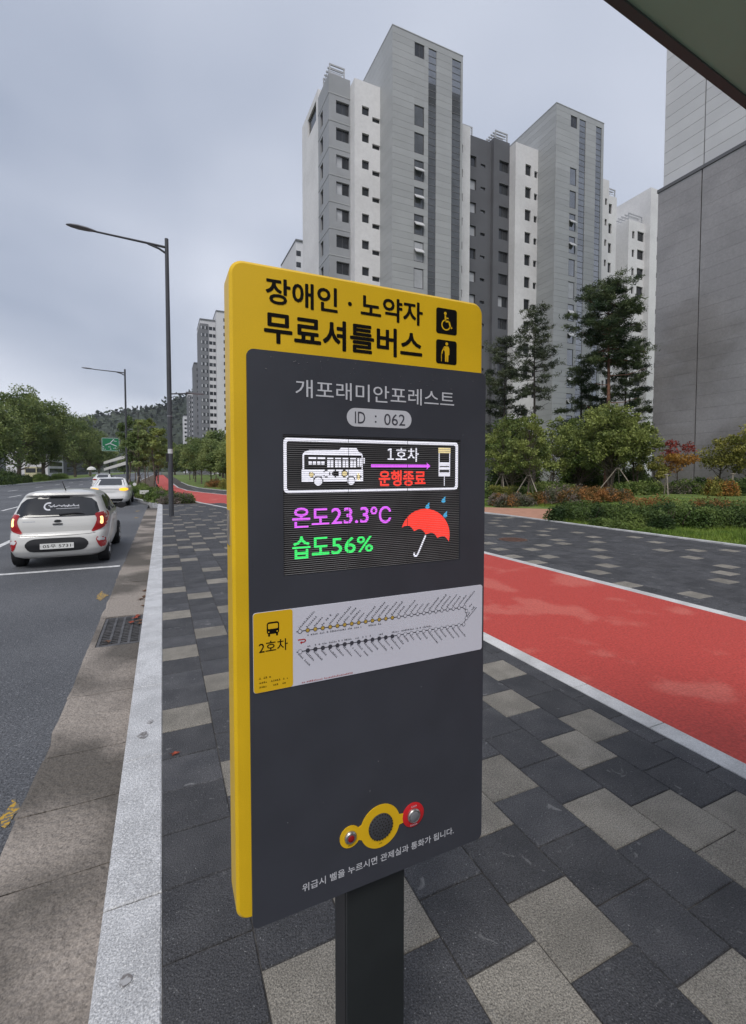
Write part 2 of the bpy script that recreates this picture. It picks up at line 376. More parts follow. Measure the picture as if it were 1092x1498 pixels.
def rrect(x0, z0, x1, z1, r, n=6, i=0.0):
    x0 += i; z0 += i; x1 -= i; z1 -= i; r = max(r - i, 1e-4)
    pts = []
    for cx, cz, a in ((x1 - r, z1 - r, 0), (x0 + r, z1 - r, 90), (x0 + r, z0 + r, 180), (x1 - r, z0 + r, 270)):
        for k in range(n + 1):
            t = R(a + 90 * k / n); pts.append((cx + r * math.cos(t), cz + r * math.sin(t)))
    return pts
def slab(x0, z0, x1, z1, r, y0, y1, bev=0.003, n=6):
    m = MB(); rings = [(rrect(x0, z0, x1, z1, r, n, bev), y0), (rrect(x0, z0, x1, z1, r, n), y0 + bev), (rrect(x0, z0, x1, z1, r, n), y1 - bev), (rrect(x0, z0, x1, z1, r, n, bev), y1)]
    k = len(rings[0][0]); vs = [(p[0], y, p[1]) for ring, y in rings for p in ring]; fs = [tuple(range(k))]
    for i in range(3):
        for j in range(k): fs.append((i * k + j, i * k + (j + 1) % k, (i + 1) * k + (j + 1) % k, (i + 1) * k + j))
    fs.append(tuple(3 * k + j for j in range(k))[::-1])
    return m.add(vs, fs)

def text_geo(s, bold=0.0):
    cu = bpy.data.curves.new('lettering', 'FONT')
    cu.body = s; cu.size = 1.0; cu.offset = bold; cu.resolution_u = 3
    o = bpy.data.objects.new('lettering', cu); COL.objects.link(o)
    bpy.context.view_layer.update()
    dg = bpy.context.evaluated_depsgraph_get()
    me = bpy.data.meshes.new_from_object(o.evaluated_get(dg))
    v = np.array([tuple(p.co) for p in me.vertices]); f = [tuple(p.vertices) for p in me.polygons]
    bpy.data.objects.remove(o); bpy.data.curves.remove(cu); bpy.data.meshes.remove(me)
    return v, f
def put_text(flat, s, x0, z0, x1, z1, bold=0.0):
    v, f = text_geo(s)
    a = v.min(0); b = v.max(0)
    m = bold * (z1 - z0) * 0.85                        # weight is added by copies a hair apart
    sh = [(0, 0)] if m == 0 else [(0, 0)] + [(m * math.cos(R(q)), m * math.sin(R(q))) for q in range(0, 360, 45)]
    x = x0 + m + (v[:, 0] - a[0]) / (b[0] - a[0]) * (x1 - x0 - 2 * m)
    z = z0 + m + (v[:, 1] - a[1]) / (b[1] - a[1]) * (z1 - z0 - 2 * m)
    for k, (dx, dz) in enumerate(sh):
        flat.mb.add([(x[i] + dx, flat.y - 0.00003 * k, z[i] + dz) for i in range(len(v))], f)
    return flat

# leaf clouds ------------------------------------------------------------------
def leaf_mesh(name, c, size, m, aspect=0.6, up=0.35, jitter=0.35, direction=None):
    n = len(c)
    nrm = RNG.normal(size=(n, 3)); nrm[:, 2] += up
    nrm /= np.linalg.norm(nrm, axis=1)[:, None] + 1e-9
    t = RNG.normal(size=(n, 3)) if direction is None else direction + RNG.normal(size=(n, 3)) * 0.35
    t -= nrm * (t * nrm).sum(1)[:, None]; t /= np.linalg.norm(t, axis=1)[:, None] + 1e-9
    b = np.cross(nrm, t)
    s = size * (1 + jitter * RNG.uniform(-1, 1, n))[:, None]
    V = np.empty((n, 4, 3), np.float32)
    V[:, 0] = c - t * s * 0.5; V[:, 1] = c + b * s * aspect * 0.5 + nrm * s * 0.06; V[:, 2] = c + t * s * 0.5; V[:, 3] = c - b * s * aspect * 0.5 + nrm * s * 0.06
    me = bpy.data.meshes.new(name)
    me.vertices.add(n * 4); me.vertices.foreach_set('co', V.ravel())
    me.loops.add(n * 4); me.loops.foreach_set('vertex_index', np.arange(n * 4, dtype=np.int32))
    me.polygons.add(n); me.polygons.foreach_set('loop_start', np.arange(0, n * 4, 4, dtype=np.int32)); me.polygons.foreach_set('loop_total', np.full(n, 4, np.int32))
    me.materials.append(m)
    me.update(calc_edges=True); me.validate()
    return me

def broad_tree(name, label, loc, H, crown_r, crown_lo, leaf, nleaf, size, bark='bark', trunk_r=0.12, nclus=34, seed=0, multi=1, group=None, cat='tree', flat=1.0, bushy=1.0, top_leaf=None):
    rg = np.random.default_rng(seed + 100)
    t = thing(name, label, cat, loc, 0, group)
    hz = H - crown_lo
    cl = []
    while len(cl) < nclus:
        p = rg.uniform(-1, 1, 3)
        if np.linalg.norm(p) > 1 or np.linalg.norm(p) < 0.30: continue
        wz = 1.0 - 0.25 * max(0, p[2])
        sq = (1 - 0.35 * abs(p[2])) / max(0.35, math.sqrt(max(0.05, 1 - p[2] * p[2])))
        cl.append((p[0] * crown_r * wz * 0.80 * sq, p[1] * crown_r * wz * 0.80 * sq, crown_lo + hz * (0.47 + 0.44 * p[2] * flat)))
    cl = np.array(cl)
    mb = MB()
    for k in range(multi):
        a = 2 * math.pi * k / multi + seed
        off = 0.0 if multi == 1 else crown_r * 0.3
        top = (math.cos(a) * off, math.sin(a) * off, H * 0.86)
        pts = [(math.cos(a) * off * s * 0.9 + rg.normal() * 0.015 * H * (0 < s < 1) * 0.5, math.sin(a) * off * s * 0.9 + rg.normal() * 0.015 * H * (0 < s < 1) * 0.5, -0.05 + s * top[2]) for s in np.linspace(0, 1, 7)]
        mb.tube(pts, [trunk_r * (1.15 - 0.98 * s) if s > 0 else trunk_r * 1.35 for s in np.linspace(0, 1, 7)], 8)
        tr = np.array(pts)
        for i, c in enumerate(cl):
            if i % multi != k: continue
            zb = max(crown_lo * 0.72, c[2] - 0.55 * math.hypot(c[0], c[1]) - 0.1 * H)
            zb = min(zb, top[2] * 0.92)
            b0 = np.array([np.interp(zb, tr[:, 2], tr[:, 0]), np.interp(zb, tr[:, 2], tr[:, 1]), zb])
            mid = (b0 * 0.45 + c * 0.55) + np.array([0, 0, -0.04 * H]) + rg.normal(size=3) * 0.03 * crown_r
            rr = trunk_r * 0.42 * (1 - 0.5 * zb / H)
            mb.tube([b0, mid, c], [rr, rr * 0.55, rr * 0.15], 5, caps=False)
    mb.build('trunk', M[bark], t, smooth=True)
    per = nleaf // nclus
    rad = crown_r * 0.34 * bushy
    pts = []
    for c in cl:
        k = int(per * rg.uniform(0.6, 1.4))
        d = rg.normal(size=(k, 3)); d /= np.linalg.norm(d, axis=1)[:, None]
        rr = rad * rg.uniform(0.7, 1.25) * rg.uniform(0.15, 1.0, (k, 1)) ** 0.55
        d = d * rr; d[:, 2] *= 0.7
        pts.append(c + d)
    P = np.concatenate(pts)
    if top_leaf:
        s = P[:, 2] > crown_lo + hz * 0.55
        link('crown', leaf_mesh('crown', P[~s], size, M[leaf]), t); o = link('crown', leaf_mesh('crown', P[s], size, M[top_leaf]), t); o['label'] = 'red upper leaves'
    else:
        link('crown', leaf_mesh('crown', P, size, M[leaf]), t)
    return t

def pine_tree(name, label, loc, H, first, crown_r, ndl, bark, trunk_r, seed=0, nbr=46, lean=(0, 0), clump=70, group=None, sparse=1.0, drop=0):
    rg = np.random.default_rng(seed + 500)
    t = thing(name, label, 'pine tree', loc, 0, group)
    mb = MB()
    S = np.linspace(0, 1, 10)
    ax = [(lean[0] * s * H + math.sin(s * 5 + seed) * 0.012 * H * s, lean[1] * s * H + math.cos(s * 4 + seed) * 0.01 * H * s, -0.05 + s * H * 0.98) for s in S]
    mb.tube(ax, [trunk_r * (1.12 - 1.03 * s) for s in S], 9)
    ax = np.array(ax)
    C = []; D = []
    for i in range(nbr):
        s = (i + rg.uniform(0, 1)) / nbr
        z = H * (first + (0.97 - first) * s)
        b0 = np.array([np.interp(z, ax[:, 2], ax[:, 0]), np.interp(z, ax[:, 2], ax[:, 1]), z])
        a = i * 2.4 + rg.normal() * 0.4
        prof = math.sin(math.pi * min(0.97, 0.22 + 0.75 * s)) ** 0.65 * 0.85 + 0.15
        l = crown_r * prof * rg.uniform(0.55, 1.15)
        dirv = np.array([math.cos(a), math.sin(a), 0.0])
        rise = rg.uniform(-0.05, 0.38) * l + (0.35 * l if s > 0.75 else 0) - (0.30 * l if s < 0.2 else 0)
        p1 = b0 + dirv * l * 0.5 + np.array([0, 0, rise * 0.2]); p2 = b0 + dirv * l + np.array([0, 0, rise])
        rr = trunk_r * 0.26 * (1.05 - s)  + 0.012
        mb.tube([b0, p1, p2], [rr, rr * 0.6, rr * 0.2], 5, caps=False)
        for q in np.linspace(0.38, 1.0, max(2, int(5 * sparse * l / crown_r) + 2)):
            c = b0 + (p1 - b0) * min(1, q * 2) + (p2 - p1) * max(0, q * 2 - 1) + rg.normal(size=3) * np.array([0.13, 0.13, 0.05]) * crown_r * 0.8
            C.append(c)
    for c in C[:]:
        if rg.uniform() < 0.35: C.append(c + rg.normal(size=3) * np.array([.3, .3, .12]))
    for i in range(9 * drop):                          # bare lower limbs
        z = H * (0.20 + (first - 0.22) * i / 9); a = i * 2.1 + seed; b0 = np.array([np.interp(z, ax[:, 2], ax[:, 0]), np.interp(z, ax[:, 2], ax[:, 1]), z]); l = crown_r * rg.uniform(.5, 1.15)
        mb.tube([b0, b0 + np.array([math.cos(a) * l * .5, math.sin(a) * l * .5, -.02 * l]), b0 + np.array([math.cos(a) * l, math.sin(a) * l, rg.uniform(-.25, .25) * l])], [trunk_r * .2, trunk_r * .13, .01], 5, caps=False)
    mb.build('trunk', M[bark], t, smooth=True)
    P = []; DD = []
    for c in C:
        k = int(clump * rg.uniform(0.6, 1.3))
        d = rg.normal(size=(k, 3)); d[:, 2] = np.abs(d[:, 2]) * 0.7 + 0.05; d /= np.linalg.norm(d, axis=1)[:, None]
        e = rg.normal(size=(k, 3)) * np.array([0.20, 0.20, 0.07]) * crown_r * 0.36
        e[:, 2] *= 1.6; P.append(c + e + d * 0.07); DD.append(d)
    link('needles', leaf_mesh('needles', np.concatenate(P), 0.26, M[ndl], aspect=0.17, up=0.0, direction=np.concatenate(DD) * 2.0), t)
    return t

def bush(name, label, x, y, z, rx, ry, h, leaf, n, size, rz=0.0, group=None, seed=0, box=0.5, cat='bush', up=0.5, second=None, share=0.35):
    rg = np.random.default_rng(seed + 900)
    t = thing(name, label, cat, (x, y, z), rz, group)
    mb = MB()
    for k in range(9):
        a = rg.uniform(0, 6.28); q = rg.uniform(0.1, 0.8)
        mb.tube([(math.cos(a) * rx * q * .7, math.sin(a) * ry * q * .7, -0.04), (math.cos(a) * rx * q * .8, math.sin(a) * ry * q * .8, h * .4), (math.cos(a) * rx * q, math.sin(a) * ry * q, h * .8)], [0.02, 0.014, 0.006], 5)
    mb.build('stem', M['bark'], t)
    K = int(12 + 9 * rx * ry)
    sets = {leaf: []}
    if second: sets[second] = []
    for k in range(K):
        a = rg.uniform(0, 6.28); q = math.sqrt(rg.uniform(0, 1)) * 0.88
        cx_, cy_ = math.cos(a) * rx * q, math.sin(a) * ry * q
        rb = rg.uniform(0.30, 0.46) * min(1.0, min(rx, ry)) + 0.05
        hb = h * (1 - q ** (2 + 5 * box)) ** 0.5 * rg.uniform(0.72, 1.12) + 0.08 * h
        m = max(40, int(n / K))
        d = rg.normal(size=(m, 3)); d[:, 2] = np.abs(d[:, 2]); d /= np.linalg.norm(d, axis=1)[:, None]
        rr = rg.uniform(0.35, 1.06, (m, 1)) ** 0.5
        P = np.array([cx_, cy_, 0.0]) + d * rr * np.array([rb, rb, hb])
        P[:, 2] = np.maximum(P[:, 2], 0.0) + 0.01 + np.maximum(0, rg.normal(size=m)) * 0.05 * h
        sets[second if second and rg.uniform() < share else leaf].append(P)
    for key, L_ in sets.items():
        if L_: link('foliage', leaf_mesh('foliage', np.concatenate(L_), size, M[key], up=up), t)
    return t

# ================================================================== THE SETTING
def sheet(name, m, pts, z): return structure(MB().poly([(p[0], p[1], z) for p in pts]).build(name, m))
sheet('ground', M['ground'], [(-1150, -450), (1750, -450), (1750, 1450), (-1150, 1450)], -0.42)

# --- road with its markings
road = structure(MB().box(-16.0, -0.70, -40, 420, -0.40, -0.15).build('road', M['asphalt']))
def mark(name, m, pts, z=-0.146): o = MB().poly([(p[0], p[1], z) for p in pts]).build(name, m, road); return o
mark('stop_line', M['asphalt_line'], [(-3.30, 9.78), (-0.76, 9.74), (-0.76, 9.88), (-3.30, 9.92)])
dash = MB().poly([(-0.07, 0, 0), (0.07, 0, 0), (0.07, 3.0, 0), (-0.07, 3.0, 0)]).mesh('lane_dash', M['asphalt_line'])
for X, y0, n, st in ((-3.55, 11.9, 8, 8.0), (-6.52, 25.4, 18, 8.0), (-6.52, 9.4, 2, 8.0), (-9.35, 38.0, 14, 9.5), (-12.1, 49.0, 12, 9.5), (-9.35, 9.5, 3, 9.5), (-12.1, 11.0, 4, 9.5)):
    for i in range(n): link('lane_dash', dash, road, (X, y0 + i * st, -0.146))
rg = np.random.default_rng(3)
for x, y, k_ in ((-0.83, 7.55, .8), (-0.765, 2.93, .42), (-0.95, 19.6, 1), (-1.05, 22.8, 1)):
    pts = [(x + 0.08 * k_ * (1 + .3 * rg.normal()) * math.cos(a), y + 0.24 * k_ * (1 + .3 * rg.normal()) * math.sin(a)) for a in np.linspace(0, 6.0, 13)]
    mark('worn_yellow_mark', M['yellow_paint'], pts)
mark('patched_strip', M['asphalt'], [(-2.6, 17.2), (-0.76, 17.2), (-0.76, 17.9), (-2.6, 17.9)], -0.1475)

# --- gutter: cast concrete slabs with an uneven edge to the asphalt
gutter = structure(MB().box(-0.70, -0.22, -8, 24.6, -0.40, -0.175).build('gutter', M['sand']))
rg = np.random.default_rng(11)
cuts = [-6, -4.6, -3.2, -1.8, -.4, 0.5, 1.35, 2.35, 2.85, 3.38, 4.22, 5.34, 6.38, 7.3, 8.3, 9.4, 10.5, 11.6, 12.8, 14, 15.2, 16.4, 17.6, 18.8, 20, 21.2, 22.4, 23.4]
for a, b in zip(cuts[:-1], cuts[1:]):
    if abs(a - 5.34) < .01: continue
    mb = MB(); n = max(4, int((b - a) / 0.12)); ys = np.linspace(a + 0.004, b - 0.004, n)
    ed = [-0.712 + 0.008 * rg.normal() for _ in ys]
    tilt = rg.normal() * 0.0015
    vs = []; fs = []
    for y, e in zip(ys, ed):
        sk = 0.012 * math.sin(y * 3)
        vs += [(e, y + sk * (y in (ys[0], ys[-1])), -0.144 + tilt), (e + 0.02, y, -0.138 + tilt), (-0.45, y + 0.01, -0.148 + 0.003 * rg.normal()), (-0.228, y + 0.02, -0.152), (e, y, -0.2), (-0.228, y, -0.2)]
    for i in range(n - 1):
        o = i * 6
        for p, q in ((4, 0), (0, 1), (1, 2), (2, 3), (3, 5), (5, 4)): fs.append((o + p, o + q, o + 6 + q, o + 6 + p))
    fs += [(0, 1, 2, 3, 5, 4), tuple(6 * (n - 1) + k for k in (4, 5, 3, 2, 1, 0))]
    mb.add(vs, fs); mb.build('gutter_slab', M['concrete'], gutter)
rg = np.random.default_rng(12); dl = MB(); ys = np.linspace(-4, 23.3, 240)
wd0 = [0.006 + 0.014 * abs(math.sin(y * 1.7)) * rg.uniform(.2, 1) for y in ys]
for (a, wa), (b, wb) in zip(zip(ys[:-1], wd0[:-1]), zip(ys[1:], wd0[1:])):
    if 5.2 < a < 6.4: continue
    zz = lambda w_: -0.1475 + 0.0 * w_
    dl.quad((-0.229, a, -0.149), (-0.229, b, -0.149), (-0.229 - wb, b, -0.1478), (-0.229 - wa, a, -0.1478))
tag(dl.build('kerbside_dirt', M['soil'], gutter), kind='stuff')
# concrete rim beside the drain
MB().box(-0.712, -0.655, 5.347, 6.373, -0.2, -0.142).build('gutter_slab', M['concrete'], gutter)
# bottom of the drain pit
MB().box(-0.655, -0.235, 5.347, 6.373, -0.30, -0.2875).build('drain_bottom', M['hollow'], gutter)

# --- kerb: granite stones, curving away at the end of the bay
kerb = structure(MB().box(-0.215, -0.045, -8, 24.3, -0.4, -0.02).build('kerb', M['sand']))
stone = MB().cbox(-0.1, 0.1, 0.003, 0.967, -0.24, 0.0, 0.006).mesh('kerb_stone', M['granite'])
for i in range(-7, 23):
    o = link('kerb_stone', stone, kerb, (-0.13, 1.93 + 0.97 * i, 0.002 + 0.0015 * random.uniform(-1, 1)))
stain = MB()
for (x, y, s) in ((-0.135, 1.63, 0.018), (-0.135, 3.15, 0.03), (-0.10, 3.3, 0.018)):
    stain.poly([(x + s * (1 + .3 * random.uniform(-1, 1)) * math.cos(a), y + 1.2 * s * (1 + .3 * random.uniform(-1, 1)) * math.sin(a), 0.0052) for a in np.linspace(0, 5.9, 12)])
stain.build('dark_stain', mat('kerb_stain', (0.16, 0.15, 0.15), 0.8, col2=(0.36, 0.36, 0.37), scale=60, lo=0.42, hi=0.56), kerb)
kc = [(-0.13, 24.27), (-0.25, 25.2), (-0.62, 26.9), (-1.15, 29.2), (-1.72, 31.4), (-2.35, 33.7), (-2.95, 35.9), (-3.3, 37.8), (-3.42, 40.0)]
def ribbon(path, w, z0, z1, name, m, parent, gap=0.004):
    for (ax, ay), (bx, by) in zip(path[:-1], path[1:]):
        l = math.hypot(bx - ax, by - ay); n = max(1, round(l / 1.0)); dx, dy = (bx - ax) / l, (by - ay) / l; nx, ny = dy * w / 2, -dx * w / 2
        for i in range(n):
            s0 = l * i / n + gap; s1 = l * (i + 1) / n - gap
            p0 = (ax + dx * s0, ay + dy * s0); p1 = (ax + dx * s1, ay + dy * s1)
            b = [(p0[0] - nx, p0[1] - ny), (p0[0] + nx, p0[1] + ny), (p1[0] + nx, p1[1] + ny), (p1[0] - nx, p1[1] - ny)]
            MB().add([(q[0], q[1], z0) for q in b] + [(q[0], q[1], z1) for q in b], [(0, 3, 2, 1), (4, 5, 6, 7), (0, 1, 5, 4), (1, 2, 6, 5), (2, 3, 7, 6), (3, 0, 4, 7)]).build(name, m, parent)
ribbon(kc, 0.19, -0.3, 0.0, 'kerb_stone', M['granite'], kerb)
MB().box(-3.52, -3.33, 40.05, 330, -0.3, 0.0).build('kerb_run', M['granite'], kerb)

# --- the strip of pavers between kerb and bike path
sidewalk = structure(MB().box(-0.03, 2.815, -8, 24.55, -0.3, -0.006).build('sidewalk', M['sand']))
LIGHT = [(7,7),(8,6),(7,5),(5,5),(4,5),(6,4),(7,3),(8,3),(7,2),(4,3),(3,2),(5,1),(2,4),(8,9),(0,10),(1,7),(1,11),(1,3),(1,5),(0,22),(0,18),(0,14),(1,20),(1,15),(2,18),(2,23),
 (0,27),(2,26),(0,31),(1,29),(3,30),(0,36),(1,34),(2,33),(2,36),(4,36),(0,41),(1,38),(2,40),(2,42),(3,38),(0,47),(1,44),(4,41),(2,47),(4,45),(1,49),(0,51),(3,48),(5,43),(2,51),(5,47),(5,50),(4,53),(6,52),(3,54),(2,61),(1,54),(4,33),(4,39),
 (6,9),(6,14),(7,12),(8,15),(5,12),(4,16),(3,13),(6,19),(8,20),(7,17),(5,24),(3,22),(4,27),(6,30),(7,26),(8,29),(6,36),(7,41),(8,34),(7,47),(8,50),(6,44),(1,58),(0,62),(3,60),(5,57),(4,65),(2,68),(1,66),(0,70),(3,71),(6,62),(7,58),(8,64),(6,68),(7,73),(5,73),(1,75),(2,77),(4,77)]
LIGHT = set(LIGHT)
pv_d = MB().cbox(-0.148, 0.148, -0.148, 0.148, -0.07, 0.0, 0.004).mesh('paver', M['paver_dark'])
pv_l = MB().cbox(-0.148, 0.148, -0.148, 0.148, -0.07, 0.0, 0.004).mesh('paver', M['paver_light'])
pv_n = MB().cbox(-0.069, 0.069, -0.148, 0.148, -0.07, 0.0, 0.004).mesh('paver', M['paver_dark'])
cells = []
for r in range(10):
    ph = 0.13 if r % 2 == 0 else 0.28
    for k in range(-9, 82):
        y = ph + 0.3 * (k + 0.5)
        if y > 24.3: continue
        x = -0.03 + 0.3 * (r + 0.5) if r < 9 else 2.742
        if r < 9 and k < 0 and random.random() < .16: LIGHT.add((r, k))
        cells.append((x, y, r, (r, k) in LIGHT))
def seen(c):
    v = np.array([c[0], c[1], -EYE]); z = v @ _f
    if z < 0.3: return -1
    px, py = CX + F * (v @ _r) / z, CY - F * (v @ _u) / z
    return 1.0 / z if -40 < px < 1130 and py < 1600 else -1
cells.sort(key=seen, reverse=True)
far_d, far_l = MB(), MB()
for i, (x, y, r, li) in enumerate(cells):
    z = 0.0012 * random.uniform(-1, 1)
    if i < 300:
        o = link('paver', pv_n if r == 9 else (pv_l if li else pv_d), sidewalk, (x, y, z))
        o.rotation_euler = (R(0.25) * random.uniform(-1, 1), R(0.25) * random.uniform(-1, 1), R(0.25) * random.uniform(-1, 1))
    else:
        w = 0.069 if r == 9 else 0.148
        (far_l if li else far_d).cbox(x - w, x + w, y - .148, y + .148, -0.07, z, 0.004)
tag(far_d.build('paver_field', M['paver_dark'], sidewalk), kind='stuff')
tag(far_l.build('paver_field', M['paver_light'], sidewalk), kind='stuff')

# --- red bike path (swings left beyond the bay)
near = [(2.96, -8), (2.96, 14), (2.93, 18), (2.61, 21.2), (1.80, 25.1), (1.19, 29), (0.45, 35), (-0.2, 44), (-0.75, 65), (-1.2, 95), (-2.2, 180)]
far_ = [(5.80, -8), (5.80, 12), (5.62, 18), (5.2, 23), (4.55, 28), (3.85, 32.3), (2.6, 36.8), (1.75, 41), (1.25, 48), (1.05, 65), (0.95, 95), (0.2, 180)]
structure(MB().poly([(x, y, -0.003) for x, y in near] + [(x, y, -0.003) for x, y in far_[::-1]]).build('bike_path', M['red_path']))
edging = structure(MB().poly([(2.82, -8, -0.02), (2.955, -8, -0.02), (2.955, 14, -0.02), (2.82, 14, -0.02)]).build('edging', M['sand']))
def off(path, d): return [(x + d, y) for x, y in path]
es = MB().cbox(-0.07, 0.07, 0.003, 0.597, -0.1, 0.002, 0.004).mesh('edging_stone', M['granite_small'])
for i in range(-4, 24): link('edging_stone', es, edging, (2.888, 0.1 + 0.6 * i, 0.0006 * random.uniform(-1, 1)))
ribbon(off(near, -0.072)[1:7], 0.14, -0.08, 0.003, 'edging_stone', M['granite_small'], edging)
for i in range(-4, 21): link('edging_stone', es, edging, (5.872, 0.1 + 0.6 * i, 0.0006 * random.uniform(-1, 1)))
ribbon(off(far_, 0.072)[1:11], 0.14, -0.08, 0.003, 'edging_stone', M['granite_small'], edging)
grs = [(11.48, -8), (11.48, 13), (11.2, 18), (10.3, 23), (8.6, 29), (6.3, 35), (4.4, 40), (3.1, 46.3), (2.6, 55), (2.4, 70), (2.5, 110), (2.0, 180)]
es2 = MB().cbox(-0.05, 0.05, 0.003, 0.597, -0.1, 0.03, 0.004).mesh('edging_stone', M['granite_small'])
for i in range(-4, 22): link('edging_stone', es2, edging, (11.43, 0.1 + 0.6 * i, 0.0006 * random.uniform(-1, 1)))
ribbon(off(grs, -0.05)[1:10], 0.10, -0.08, 0.03, 'edging_stone', M['granite_small'], edging)

# --- wide grey walkway beyond the bike path
f2 = off(far_, 0.145)
walk = structure(MB().poly([(x, y, -0.014) for x, y in f2] + [(x, y, -0.014) for x, y in grs[::-1]]).build('walkway', M['sand']))
structure(walk)
WL = [(6.44,5.21),(7.03,5.55),(7.67,6.23),(8.33,6.89),(9.26,7.41),(8.31,7.51),(8.6,7.99),(9.58,8.22),(9.88,8.72),(8.91,8.79),(9.53,9.44),(10.11,9.78),(6.75,6.63),(6.16,6.28),(7.02,7.44),(7.63,7.77),(6.14,6.9),(6.42,7.68),(6.74,8.42),(7.62,9.56),(8.28,9.32),(8.86,9.71),(9.79,10.51),(9.16,10.8),(9.45,11.53),(10.05,12.22),(10.57,11.16),(10.53,7.76),(6.2,4.46),
 (7.47,3.91),(8.14,4.23),(8.7,4.6),(9.02,5.4),(9.96,5.91),(10.69,5.58),(9.29,6.18),(10.28,7.03),(6.48,3.67)]
ws = set()
for x, y in WL:
    r = int((x - 5.96) // 0.3); ph = 0.0 if r % 2 else 0.15
    ws.add((r, int((y - ph) // 0.3)))
wcells = []
for r in range(18):
    ph = 0.0 if r % 2 else 0.15
    for k in range(-12, 170):
        x = 5.96 + 0.3 * (r + 0.5); y = ph + 0.3 * (k + 0.5)
        xl = np.interp(y, [p[1] for p in f2], [p[0] for p in f2]); xr = np.interp(y, [p[1] for p in grs], [p[0] for p in grs])
        x = x - (0 if y < 12 else 0)
        if x - 0.15 < xl + 0.0 and y < 12: continue
        wcells.append((x, y, r, k))
for r in range(-12, 0):
    ph = 0.0 if r % 2 else 0.15
    for k in range(36, 170): wcells.append((5.96 + 0.3 * (r + 0.5), ph + 0.3 * (k + 0.5), r, k))
keep = []
for (x, y, r, k) in wcells:
    xl = np.interp(y, [p[1] for p in f2], [p[0] for p in f2]); xr = np.interp(y, [p[1] for p in grs], [p[0] for p in grs])
    if x - 0.15 < xl - 0.005 or x + 0.15 > xr - 0.09: continue
    hand = 3.4 < y < 12.3
    keep.append((x, y, r, (r, k) in ws if hand else random.random() < 0.085))
keep.sort(key=seen, reverse=True)
wd, wl = MB(), MB()
for i, (x, y, r, li) in enumerate(keep):
    z = 0.001 * random.uniform(-1, 1) - 0.002
    if i < 280: link('paver', pv_l if li else pv_d, walk, (x, y, z))
    else: (wl if li else wd).add([(x - .148, y - .148, z), (x + .148, y - .148, z), (x + .148, y + .148, z), (x - .148, y + .148, z)], [(0, 1, 2, 3)])
tag(wd.build('paver_field', M['paver_dark'], walk), kind='stuff')
tag(wl.build('paver_field', M['paver_light'], walk), kind='stuff')

# --- lawns, soil bed, ochre side path, median
mb = MB(); xs = [11.48, 12.5, 13.5, 15, 17, 19, 21, 23, 27, 35, 60, 140]
ys = [-8, 0, 6, 12, 13, 18, 23, 29, 35, 40, 46.3, 55, 70, 110, 180]
vs = []
for y in ys:
    x0 = np.interp(y, [p[1] for p in grs], [p[0] for p in grs])
    for i, x in enumerate(xs):
        X = x0 if i == 0 else max(x0 + 0.3 * i, x); vs.append((X, y, lawn_h(X) - 0.004))
n = len(xs)
mb.add(vs, [(j * n + i, j * n + i + 1, (j + 1) * n + i + 1, (j + 1) * n + i) for j in range(len(ys) - 1) for i in range(n - 1)])
structure(mb.build('lawn', M['lawn']))
structure(MB().add([(11.50, 11.3, 0.012), (14.9, 14.45, 0.022), (12.9, 16.6, 0.012), (11.20, 18.0, 0.012), (11.4, 14.3, 0.012)], [(0, 1, 2, 3, 4)]).build('side_path', M['ochre']))
bed = [(-0.02, 24.56), (1.75, 24.56), (1.05, 29), (0.30, 35), (-0.36, 44), (-0.9, 65), (-1.35, 95), (-2.35, 180), (-3.3, 180), (-3.3, 40), (-3.2, 37.8), (-2.25, 33.7), (-1.62, 31.4), (-1.05, 29.2), (-0.52, 26.9), (-0.15, 25.2)]
structure(MB().poly([(x, y, -0.02) for x, y in bed]).build('planting_bed', M['soil']))
structure(MB().box(-27, -16.0, -40, 400, -0.4, 0.0).build('median', M['lawn']))
MB().box(-15.995, -15.85, -40, 400, -0.3, 0.012).build('kerb_run', M['granite'], kerb)
structure(MB().box(-60, -27.0, -40, 400, -0.40, -0.13).build('far_carriageway', M['asphalt']))

# --- wooded hill on the horizon
rg = np.random.default_rng(5)
prof = [(-700, 8), (-420, 40), (-250, 68), (-140, 84), (-36, 104), (9, 118), (43, 136), (110, 165), (230, 200), (360, 215), (520, 225), (760, 190), (1100, 120), (1500, 10)]
vs = []; nx, ny = 150, 26
ph = rg.uniform(0, 6.28, (14, 2)); fr = rg.uniform(0.008, 0.10, (14, 2))
for j in range(ny):
    v = j / (ny - 1)
    for i in range(nx):
        X = -700 + 2200 * i / (nx - 1); Y = 620 + 620 * v
        base = np.interp(X, [p[0] for p in prof], [p[1] for p in prof])
        h = base * math.sin(math.pi * (0.5 * min(1, v / 0.5))) ** 1.2 if v < 0.5 else base * (1 - 0.4 * (v - 0.5))
        b = sum(math.sin(X * fr[k, 0] + ph[k, 0]) * math.sin(Y * fr[k, 1] + ph[k, 1]) for k in range(14)) * 1.1
        vs.append((X, Y, -1 + h + (b + rg.normal() * 1.6) * min(1, h / 30)))
hill = structure(MB().add(vs, [(j * nx + i, j * nx + i + 1, (j + 1) * nx + i + 1, (j + 1) * nx + i) for j in range(ny - 1) for i in range(nx - 1)]).build('hill', M['hill']))
hv = np.array(vs); hv = hv[(hv[:, 0] > -450) & (hv[:, 0] < 500) & (hv[:, 1] < 1000)]
hp = np.repeat(hv, 14, axis=0) + RNG.normal(size=(len(hv) * 14, 3)) * np.array([9, 12, 2.0]) + np.array([0, 0, 1.5])
tag(link('canopy_of_trees', leaf_mesh('canopy_of_trees', hp, 6.5, M['leaf_hill'], aspect=0.8, up=0.6), hill), kind='stuff')

